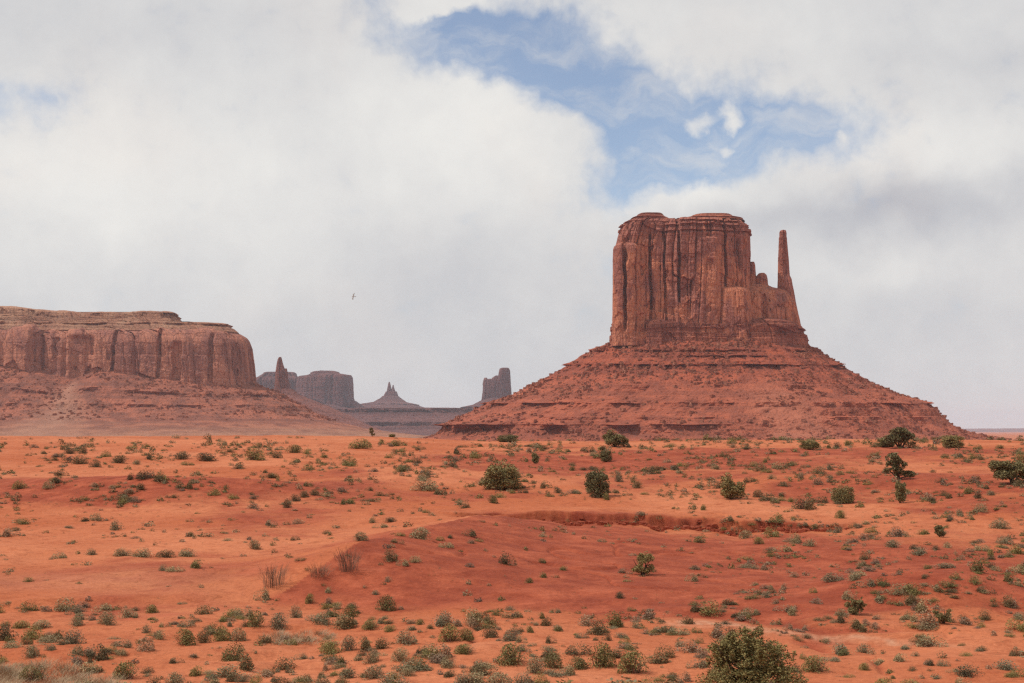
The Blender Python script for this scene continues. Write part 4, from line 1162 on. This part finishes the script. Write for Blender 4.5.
GL, GC = 'shrubs across the lower left sand', 'shrubs along the bottom of the picture'
GF, GR_ = 'shrubs on the far dune slope', 'shrubs on the right-hand red slope'
for (kind, px, py, wp, hp, lab, grp) in [
    ('green', 234, 661, 28, 20, 'round tight green shrub on bare orange sand below the shrub clump at left', GL),
    ('green', 126, 679, 31, 19, 'wide green shrub at the bottom edge right of the straw grass', GL),
    ('green', 256, 627, 22, 18, 'green rounded shrub left of the pale sage patch', GL),
    ('sage', 279, 628, 26, 16, 'pale grey sage touching the right of the green rounded shrub', GL),
    ('sage', 295, 618, 15, 14, 'small sage behind the pale grey sage', GL),
    ('green', 310, 604, 12, 11, 'small green shrub standing alone above the pale sage patch', GL),
    ('green', 184, 645, 26, 18, 'tallest shrub at the left end of the clump above the round tight shrub', GL),
    ('dark', 203, 643, 18, 15, 'dark shrub second from left in the clump above the round tight shrub', GL),
    ('green', 221, 641, 22, 15, 'yellow-green shrub in the middle of the clump above the round tight shrub', GL),
    ('sage', 238, 641, 20, 14, 'grey shrub at the right end of the clump above the round tight shrub', GL),
    ('sage', 107, 624, 23, 14, 'grey-green shrub starting the slanting row on the low sand step', GL),
    ('sage', 128, 618, 20, 11, 'grey-green shrub in the middle of the slanting row on the low sand step', GL),
    ('green', 150, 613, 17, 9, 'green shrub ending the slanting row on the low sand step', GL),
    ('sage', 76, 625, 19, 11, 'grey shrub between the two rows on the low sand step', GL),
    ('green', 22, 628, 20, 9, 'low green shrub in the flat row at the far left', GL),
    ('sage', 42, 629, 22, 9, 'low grey shrub in the flat row at the far left', GL),
    ('sage', 74, 644, 25, 17, 'rounded grey-green shrub alone below the flat row', GL),
    ('green', 27, 645, 13, 9, 'small green shrub above the two grey ones at far left', GL),
    ('sage', 31, 657, 22, 13, 'grey shrub left of a smaller one near the left edge', GL),
    ('sage', 50, 651, 15, 8, 'smaller grey shrub right of the one near the left edge', GL),
    ('green', 30, 681, 24, 15, 'green shrub rising out of the straw grass at bottom left', GL),
    ('sage', 243, 682, 18, 9, 'grey shrub at the bottom edge below the round tight shrub', GL),
    ('sage', 174, 686, 28, 15, 'grey shrub cut by the bottom edge left of centre', GL),
    ('dark', 280, 690, 26, 14, 'dark green shrub cut by the bottom edge below the pale sage patch', GL),
    ('sage', 322, 688, 20, 14, 'pale sage cut by the bottom edge beside the dark green shrub', GL),
    ('green', 386, 610, 24, 16, 'dark green shrub at the foot of the smooth dune ridge', GC),
    ('green', 350, 617, 20, 14, 'green shrub left of the one at the foot of the dune ridge', GC),
    ('green', 372, 629, 22, 9, 'flat green shrub below the foot of the dune ridge', GC),
    ('green', 390, 631, 16, 7, 'flat green shrub tailing right of its twin below the dune ridge', GC),
    ('green', 450, 642, 30, 18, 'broad yellow-green shrub at the left of the middle patch', GC),
    ('green', 466, 640, 20, 13, 'yellow-green shrub overlapping the broad one in the middle patch', GC),
    ('dark', 489, 638, 20, 13, 'dark green shrub at the middle of the bottom patch', GC),
    ('sage', 512, 641, 20, 14, 'grey shrub right of the dark green one in the middle patch', GC),
    ('green', 514, 664, 34, 22, 'big bright green shrub low in the centre of the picture', GC),
    ('sage', 536, 673, 24, 18, 'grey shrub squeezed between the big bright green one and a dark one', GC),
    ('green', 553, 668, 22, 19, 'dark-tipped green shrub right of the squeezed grey one', GC),
    ('green', 577, 669, 26, 13, 'low yellow shrub between two taller green ones', GC),
    ('green', 600, 666, 34, 25, 'left one of the two big olive shrubs left of the foreground shrub', GC),
    ('green', 633, 673, 38, 24, 'right one of the two big olive shrubs left of the foreground shrub', GC),
    ('sage', 449, 667, 20, 13, 'grey sage left of the big bright green shrub', GC),
    ('green', 465, 653, 25, 10, 'flat green shrub under the broad yellow-green one', GC),
    ('sage', 401, 661, 22, 14, 'grey sage dome on bright sand right of three others', GC),
    ('sage', 406, 644, 26, 15, 'pale grey sage below the dune ridge foot', GC),
    ('sage', 371, 663, 20, 16, 'rounded grey sage between two others at lower middle', GC),
    ('sage', 349, 651, 17, 16, 'tall grey sage at the right of the pale sage patch', GC),
    ('sage', 373, 679, 26, 15, 'grey sage near the bottom edge below the rounded one', GC),
    ('sage', 408, 676, 16, 9, 'small grey sage above the bottom edge at lower middle', GC),
    ('sage', 466, 684, 25, 12, 'grey sage cut by the bottom edge left of the straw shrub', GC),
    ('sage', 500, 688, 30, 16, 'straw-grey shrub cut by the bottom edge, left of a pair', GC),
    ('sage', 522, 687, 28, 16, 'straw-grey shrub cut by the bottom edge, right of a pair', GC),
    ('green', 420, 625, 11, 7, 'small green shrub alone right of the dune ridge foot', GC),
    ('green', 490, 612, 11, 3, 'flat dark tuft below the red bowl', GC),
    ('green', 529, 583, 10, 6, 'small green shrub low in the bare red bowl', GC),
    ('dark', 620, 598, 12, 7, 'dark shrub in the red bowl below the lone sparse juniper', GC),
    ('green', 564, 570, 11, 5, 'flat green shrub left of the lone sparse juniper', GC),
    ('green', 542, 563, 9, 5, 'small green shrub high in the bare red bowl', GC),
    ('sage', 421, 539, 25, 13, 'grey bush on the sand behind the smooth dune ridge', GC),
    ('dark', 390, 561, 16, 14, 'brown bush on the shady side of the twiggy bare bushes', GC),
    ('sage', 360, 541, 18, 10, 'grey bush left of the one behind the dune ridge', GC),
    ('sage', 123, 556, 20, 9, 'grey bush at the left of the brush line across the flat', GL),
    ('sage', 143, 557, 22, 10, 'grey bush second in the brush line across the flat', GL),
    ('dark', 166, 557, 22, 8, 'dark bush in the middle of the brush line across the flat', GL),
    ('sage', 188, 556, 20, 9, 'grey bush at the right of the brush line across the flat', GL),
    ('sage', 254, 549, 17, 10, 'grey-green bush right of the brush line across the flat', GL),
    ('dark', 287, 508, 11, 10, 'lowest bush of the dark crescent on the far slope', GF),
    ('dark', 295, 501, 12, 8, 'second bush of the dark crescent on the far slope', GF),
    ('dark', 304, 497, 13, 7, 'middle bush of the dark crescent on the far slope', GF),
    ('dark', 314, 495, 13, 6, 'last bush of the dark crescent on the far slope', GF),
    ('green', 254, 460, 24, 14, 'widest green shrub high on the far left dune slope', GF),
    ('dark', 276, 458, 14, 7, 'dark shrub right of the widest green one on the far slope', GF),
    ('green', 293, 453, 20, 9, 'flat green shrub near the crest right of the widest one', GF),
    ('dark', 120, 463, 21, 9, 'dark shrub alone high on the far left dune slope', GF),
    ('dark', 80, 464, 18, 10, 'dark shrub in the middle of the slanting trio at far left', GF),
    ('dark', 70, 454, 14, 7, 'dark shrub at the top of the slanting trio at far left', GF),
    ('dark', 95, 467, 13, 8, 'dark shrub at the foot of the slanting trio at far left', GF),
    ('dark', 146, 479, 22, 11, 'dark irregular shrub below the lone one on the far left slope', GF),
    ('dark', 183, 459, 20, 8, 'flat dark shrub left of a brown one near the left crest', GF),
    ('dark', 205, 461, 26, 9, 'brown spreading shrub near the left crest', GF),
    ('green', 20, 489, 17, 9, 'green shrub at the far left on the upper slope', GF),
    ('green', 360, 448, 26, 10, 'wide flat green shrub on the crest left of the butte', GF),
    ('green', 396, 446, 16, 7, 'flat shrub on the crest right of the wide flat one', GF),
    ('sage', 425, 490, 28, 12, 'wide flat grey bush left of the big round juniper', GF),
    ('green', 492, 503, 16, 9, 'small spreading shrub just below the big round juniper', GF),
    ('sage', 618, 482, 13, 12, 'grey-brown shrub right of the blocky juniper', GF),
    ('dark', 558, 493, 11, 6, 'small dark shrub between the round and the blocky juniper', GF),
    ('dark', 804, 509, 25, 16, 'grey-brown mounded shrub left of the dense dome juniper', GR_),
    ('green', 841, 518, 14, 9, 'green shrub below the dense dome juniper', GR_),
    ('dark', 758, 497, 12, 8, 'dark shrub in the right lee of the ragged juniper', GR_),
    ('sage', 893, 547, 22, 8, 'grey-green shrub on the slope right of the second gully bank', GR_),
    ('sage', 834, 581, 27, 10, 'spreading grey-green shrub in the middle of the right slope', GR_),
    ('sage', 810, 546, 16, 8, 'grey shrub at the foot of the second gully bank', GR_),
    ('sage', 746, 538, 15, 9, 'grey-green shrub left of two others under the second bank', GR_),
    ('green', 758, 544, 14, 8, 'green shrub between two others under the second bank', GR_),
    ('green', 700, 543, 14, 7, 'green shrub at the left end of the second bank', GR_),
    ('green', 817, 672, 32, 17, 'wide green shrub right of the large foreground shrub', GR_),
    ('green', 865, 670, 16, 8, 'small green shrub right of the wide one near the pale wash', GR_),
    ('sage', 945, 568, 22, 6, 'flat sage on the right slope above the thin juniper', GR_),
    ('green', 885, 690, 30, 13, 'green shrub cut by the bottom edge, left of a pair at right', GR_),
    ('green', 910, 689, 28, 12, 'green shrub cut by the bottom edge, right of a pair at right', GR_),
    ('dark', 1017, 656, 17, 9, 'dark shrub on the right edge near the bottom', GR_),
    ('sage', 1000, 528, 24, 9, 'flat sage near the right edge above the red bank', GR_),
]:
    shrub_at(kind, px, py, wp, hp, lab, grp)

for i, (px, py, wp, hp, lab) in enumerate([
    (274, 588, 30, 25, 'leafless brown twiggy bush alone on the pinkish flat'),
    (319, 577, 26, 15, 'low leafless twiggy bush left of a taller one by the dune ridge'),
    (349, 572, 30, 26, 'tall leafless purplish bush where the dune ridge begins')]):
    x, y, z = hit(px, py); k = y / F
    e = thing('bare_bush', lab, 'bush', (x, y, z), 'leafless bushes beside the dune ridge')
    e.scale = (wp * k, wp * k, hp * k)
    TW[i].obj('twigs', e)
    placed.append((px, py, wp))

# straw grass at bottom left, and the pale sage patch
M_ = []
r = np.random.default_rng(77)
for _ in range(820):
    px = r.uniform(-25, 125); top = np.interp(px, [0, 45, 70, 125], [670, 666, 669, 690]); py = top + (712 - top) * r.random()
    if r.random() > np.clip(0.45 + 1.3 * fbm(px / 14.0, py / 7.0, 2.2, 2), 0.05, 1): continue
    x, y, z = hit(px, py)
    v, f = blades(r, 45, 0.007, 0.6, 0.35, 1.0, 0.5)
    M_.append((v * np.array([0.5, 0.5, r.uniform(0.12, 0.34)]) + np.array([x, y, z]), f))
for _ in range(60):
    px = r.uniform(262, 335); py = r.uniform(633, 646)
    x, y, z = hit(px, py)
    v, f = blades(r, 50, 0.008, 0.5, 0.3, 1.0, 0.5)
    M_.append((v * np.array([0.4, 0.4, r.uniform(0.12, 0.22)]) + np.array([x, y, z]), f))
v, f = join(M_)
tag(link_mesh('dry_grass', v, f, M_STRAW, smooth=False), kind='stuff')

# crumbled soil at the foot of the cut banks
r = np.random.default_rng(31)
V, Fc = [], []
cube = np.array([(-1, -1, -1), (1, -1, -1), (1, 1, -1), (-1, 1, -1), (-1, -1, 1), (1, -1, 1), (1, 1, 1), (-1, 1, 1)], float)
fq = np.array([(0, 3, 2, 1), (4, 5, 6, 7), (0, 1, 5, 4), (1, 2, 6, 5), (2, 3, 7, 6), (3, 0, 4, 7)])
cx_ = r.uniform(420, 890, 9000); cy_ = r.uniform(90, 99, 9000)
xx = (cx_ - CX) / F * cy_
dk = scarp(xx, cy_)[1]
for i in np.nonzero(dk > 0.25 + 0.6 * r.random(9000))[0][:520]:
    s = 0.05 + 0.16 * r.random() ** 2
    q = cube * r.uniform(0.5, 1.0, (8, 3)) * s * np.array([1.2, 1, 0.8])
    V.append(q + np.array([xx[i], cy_[i] - 0.5, float(ground_z(xx[i], cy_[i] - 0.5)) + 0.3 * s]))
    Fc.append(fq + 8 * (len(V) - 1))
M_CLOD, n, b, co = new_mat('red_clay')
n.l.new(n.mix(n.noise(co, 3.0, 4), (0.24, 0.050, 0.027), (0.38, 0.095, 0.048)), b.inputs['Base Color'])
tag(link_mesh('soil_rubble', np.vstack(V), np.vstack(Fc), M_CLOD, smooth=False), kind='stuff')

# ---- scattered tufts: the larger ones are objects, the many small ones one mass of scrub
r = np.random.default_rng(11)


def density(px, py):
    if px < 640 and 505 < py < 545:
        d = 0.35
    elif py < 505:
        d = 1.0
    elif px < 260 and 545 < py < 606:
        d = 0.10
    elif 380 < px < 690 and py < 610:
        d = 0.10
    elif px < 430 and py < 600:
        d = 0.12
    elif px > 690 and py < 640:
        d = 0.95 if py < 575 else 0.62
    elif px < 690:
        d = 0.72
    else:
        d = 0.30
    if py < 443 and px < 450: d *= 0.12
    if py < 446 and 450 <= px < 700: d *= 0.35
    if 445 < py < 470 and px < 60: d *= 0.5
    return d


tufts = []
tries = 0
while len(tufts) < 5200 and tries < 200000:
    tries += 1
    px = r.uniform(-60, 1090)
    py = 438 + 255 * r.random() ** 1.85
    D0 = 0
    if r.random() > density(px, py):
        continue
    cl = fbm(px / 42.0, py / 15.0, 0.7, 3)
    if r.random() > np.clip(0.46 + 1.25 * cl, 0.04, 1):
        continue
    if 470 < px < 640 and 500 < py < 522: continue
    x, y, z = hit(px, py)
    if any(abs(px - a) < 0.45 * c_ and abs(py - b_) < 0.3 * c_ for a, b_, c_ in placed):
        continue
    s = 0.30 * math.exp(r.normal() * 0.52) * float(np.interp(y, [40, 60, 90, 130, 200], [1.15, 1.15, 1.25, 1.65, 2.1]))
    s = min(s, float(np.interp(y, [45, 90, 150], [0.85, 1.05, 1.7])))
    tufts.append((s * F / y, px, py, x, y, z, s))
tufts.sort(reverse=True)
SM = {}
for kind, mat in (('sage', M_SAGE), ('green', M_GREEN), ('dark', M_DARKS), ('dry', M_DRY)):
    SM[kind] = [dome_shrub(np.random.default_rng(300 + s + len(kind)), 170, 0.085, 0.9, 0.35, True) for s in range(4)]
SMN = {k: [Mesh('tuft', dome_shrub(np.random.default_rng(700 + s + len(k)), 1100, 0.034, 0.9, 0.25, True), m_) for s in range(3)] for k, m_ in (('sage', M_SAGE), ('green', M_GREEN), ('dark', M_DARKS), ('dry', M_DRY))}
SMM = {k: [Mesh('tuft', q, m_) for q in SM[k]] for k, m_ in (('sage', M_SAGE), ('green', M_GREEN), ('dark', M_DARKS), ('dry', M_DRY))}
ZL = {
    'far_l': ('scattered over the far orange dune slope at left', 'tufts on the far left dune slope'),
    'far_r': ('scattered over the far red slope beneath the butte talus', 'tufts on the far slope under the butte'),
    'right': ('scattered over the red slope at right', 'tufts on the right-hand slope'),
    'flat': ('dotted over the bare flat and bowl in mid picture', 'tufts on the bare flat'),
    'fore': ('dotted between the larger shrubs along the bottom', 'tufts between the foreground shrubs'),
}
LK = {'sage': 'low grey-green shrub', 'green': 'low yellow-green shrub', 'dark': 'low brown-green shrub', 'dry': 'low straw-brown dry shrub'}
NK = {'sage': 'low_sage_shrub', 'green': 'low_green_shrub', 'dark': 'low_dark_shrub', 'dry': 'low_dry_shrub'}
cnt = {'sage': 0, 'green': 0, 'dark': 0, 'dry': 0}
rest = {'sage': [], 'green': [], 'dark': [], 'dry': []}
for (spx, px, py, x, y, z, s) in tufts:
    far = y > 95
    kind = r.choice(['dark', 'green', 'sage', 'dry'], p=[0.44, 0.29, 0.18, 0.09] if far else [0.24, 0.24, 0.34, 0.18])
    hgt = s * (0.32 + 0.55 * r.random() ** 1.6)
    wx = s * r.uniform(0.8, 1.35)
    if cnt[kind] < 240 and -8 < px < 1032 and py < 690:
        cnt[kind] += 1
        o = r.choice((SMN if spx > 10 else SMM)[kind]).obj(NK[kind])
        o.location = (x, y, z - 0.02); o.scale = (wx, s, hgt); o.rotation_euler = (0, 0, r.uniform(0, 6.28))
        zone = ('far_l' if px < 470 else 'far_r') if py < 505 else ('right' if px > 690 and py < 645 else ('fore' if py > 605 else 'flat'))
        tag(o, LK[kind] + ', ' + ZL[zone][0], 'shrub', LK[kind].split(' shrub')[0] + ' ' + ZL[zone][1])
    else:
        v, f = SM[kind][int(r.integers(4))]
        kq = r.choice(len(f), 110 if spx > 5 else 70, replace=False)
        v = v.reshape(-1, 4, 3)[kq].reshape(-1, 3); f = np.arange(4 * len(kq)).reshape(-1, 4)
        a = r.uniform(0, 6.28)
        rot = np.array([[math.cos(a), -math.sin(a), 0], [math.sin(a), math.cos(a), 0], [0, 0, 1]])
        rest[kind].append((v @ rot.T * np.array([wx, s, hgt]) + np.array([x, y, z - 0.02]), f))
# tiny seedlings and dead stubs, a few pixels at most
for _ in range(7500):
    px = r.uniform(-20, 1044); py = 444 + 240 * r.random() ** 1.1
    if r.random() > min(1.0, density(px, py) + 0.15): continue
    if r.random() > np.clip(0.5 + 1.2 * fbm(px / 60.0, py / 22.0, 5.7, 2), 0.03, 1): continue
    x, y, z = hit(px, py)
    s = min(0.5, y * r.uniform(1.6, 4.2) / F)
    v, f = SM['dark'][int(r.integers(4))]
    k = r.choice(len(f), 26, replace=False)
    v2 = v.reshape(-1, 4, 3)[k].reshape(-1, 3)
    rest[('dark', 'green', 'sage')[int(r.choice(3, p=[0.6, 0.22, 0.18]))]].append((v2 * np.array([s, s, s * 0.6]) + np.array([x, y, z - 0.01]), np.arange(104).reshape(-1, 4)))
for kind, m_ in (('sage', M_SAGE), ('green', M_GREEN), ('dark', M_DARKS), ('dry', M_DRY)):
    v, f = join(rest[kind])
    tag(link_mesh('desert_scrub', v, f, m_, smooth=False), kind='stuff')

# ------------------------------------------------------------------ the bird
M_BIRD, n, b, co = new_mat('bird_feathers')
n.l.new(n.mix(n.noise(co, 20.0), (0.32, 0.31, 0.30), (0.40, 0.39, 0.38)), b.inputs['Base Color'])
bp = w_at(353.6, 296.5, 150.0)
prof = [(-0.30, 0.012), (-0.22, 0.03), (-0.1, 0.05), (0.02, 0.065), (0.14, 0.06), (0.2, 0.04), (0.24, 0.045), (0.28, 0.035), (0.33, 0.008)]
V, f = tube([(0, q, 0) for q, _ in prof], [rr for _, rr in prof], 8)
parts = [(V, f)]
for s in (-1, 1):
    root, mid_, tip = (0.05 * s, 0.06, 0.01), (0.26 * s, 0.12, 0.07), (0.52 * s, -0.02, 0.04)
    wv_ = np.array([(0.03 * s, 0.13, 0.02), (0.03 * s, -0.08, 0.01), (0.26 * s, 0.17, 0.08), (0.27 * s, -0.06, 0.07), (0.42 * s, 0.12, 0.06), (0.43 * s, -0.09, 0.05), (0.54 * s, 0.0, 0.04), (0.53 * s, -0.08, 0.035)])
    wv2 = np.vstack([wv_, wv_ - np.array([0, 0, 0.012])])
    ff = []
    for i in range(3):
        a = 2 * i
        ff += [(a, a + 1, a + 3, a + 2), (a + 8, a + 10, a + 11, a + 9), (a, a + 2, a + 10, a + 8), (a + 1, a + 9, a + 11, a + 3)]
    parts.append((wv2, np.array(ff)))
tv = np.array([(-0.02, -0.26, 0.005), (0.02, -0.26, 0.005), (0.07, -0.42, 0), (-0.07, -0.42, 0), (-0.02, -0.26, -0.008), (0.02, -0.26, -0.008), (0.07, -0.42, -0.012), (-0.07, -0.42, -0.012)])
parts.append((tv, np.array([(0, 1, 2, 3), (4, 7, 6, 5), (0, 3, 7, 4), (1, 5, 6, 2), (2, 6, 7, 3)])))
v, f = join(parts)
bird = link_mesh('bird', v, f, M_BIRD, smooth=True)
bird.location = bp
bird.scale = (0.72, 0.72, 0.72)
bird.rotation_euler = (math.radians(8), math.radians(-72), math.radians(55))
tag(bird, 'tiny dark bird banking on raised wings in the cloudy sky left of the butte', 'bird')

# ------------------------------------------------------------------ the air
hz_m = bpy.data.materials.new('desert_haze')
hz_m.use_nodes = True
t = hz_m.node_tree
t.nodes.clear()
pv = t.nodes.new('ShaderNodeVolumePrincipled')
pv.inputs['Color'].default_value = (0.80, 0.86, 1.0, 1)
pv.inputs['Density'].default_value = 3.5e-5
pv.inputs['Anisotropy'].default_value = 0.1
out = t.nodes.new('ShaderNodeOutputMaterial')
t.links.new(pv.outputs[0], out.inputs['Volume'])
zlo, zhi, hw = float(gz.min()) - 1.5, 300.0, 25600.0
hv = [(-hw, -hw, zlo), (hw, -hw, zlo), (hw, hw, zlo), (-hw, hw, zlo), (-hw, -hw, zhi), (hw, -hw, zhi), (hw, hw, zhi), (-hw, hw, zhi)]
haze = link_mesh('haze', hv, [(0, 3, 2, 1), (4, 5, 6, 7), (0, 1, 5, 4), (1, 2, 6, 5), (2, 3, 7, 6), (3, 0, 4, 7)], hz_m, smooth=False)
tag(haze, kind='stuff')
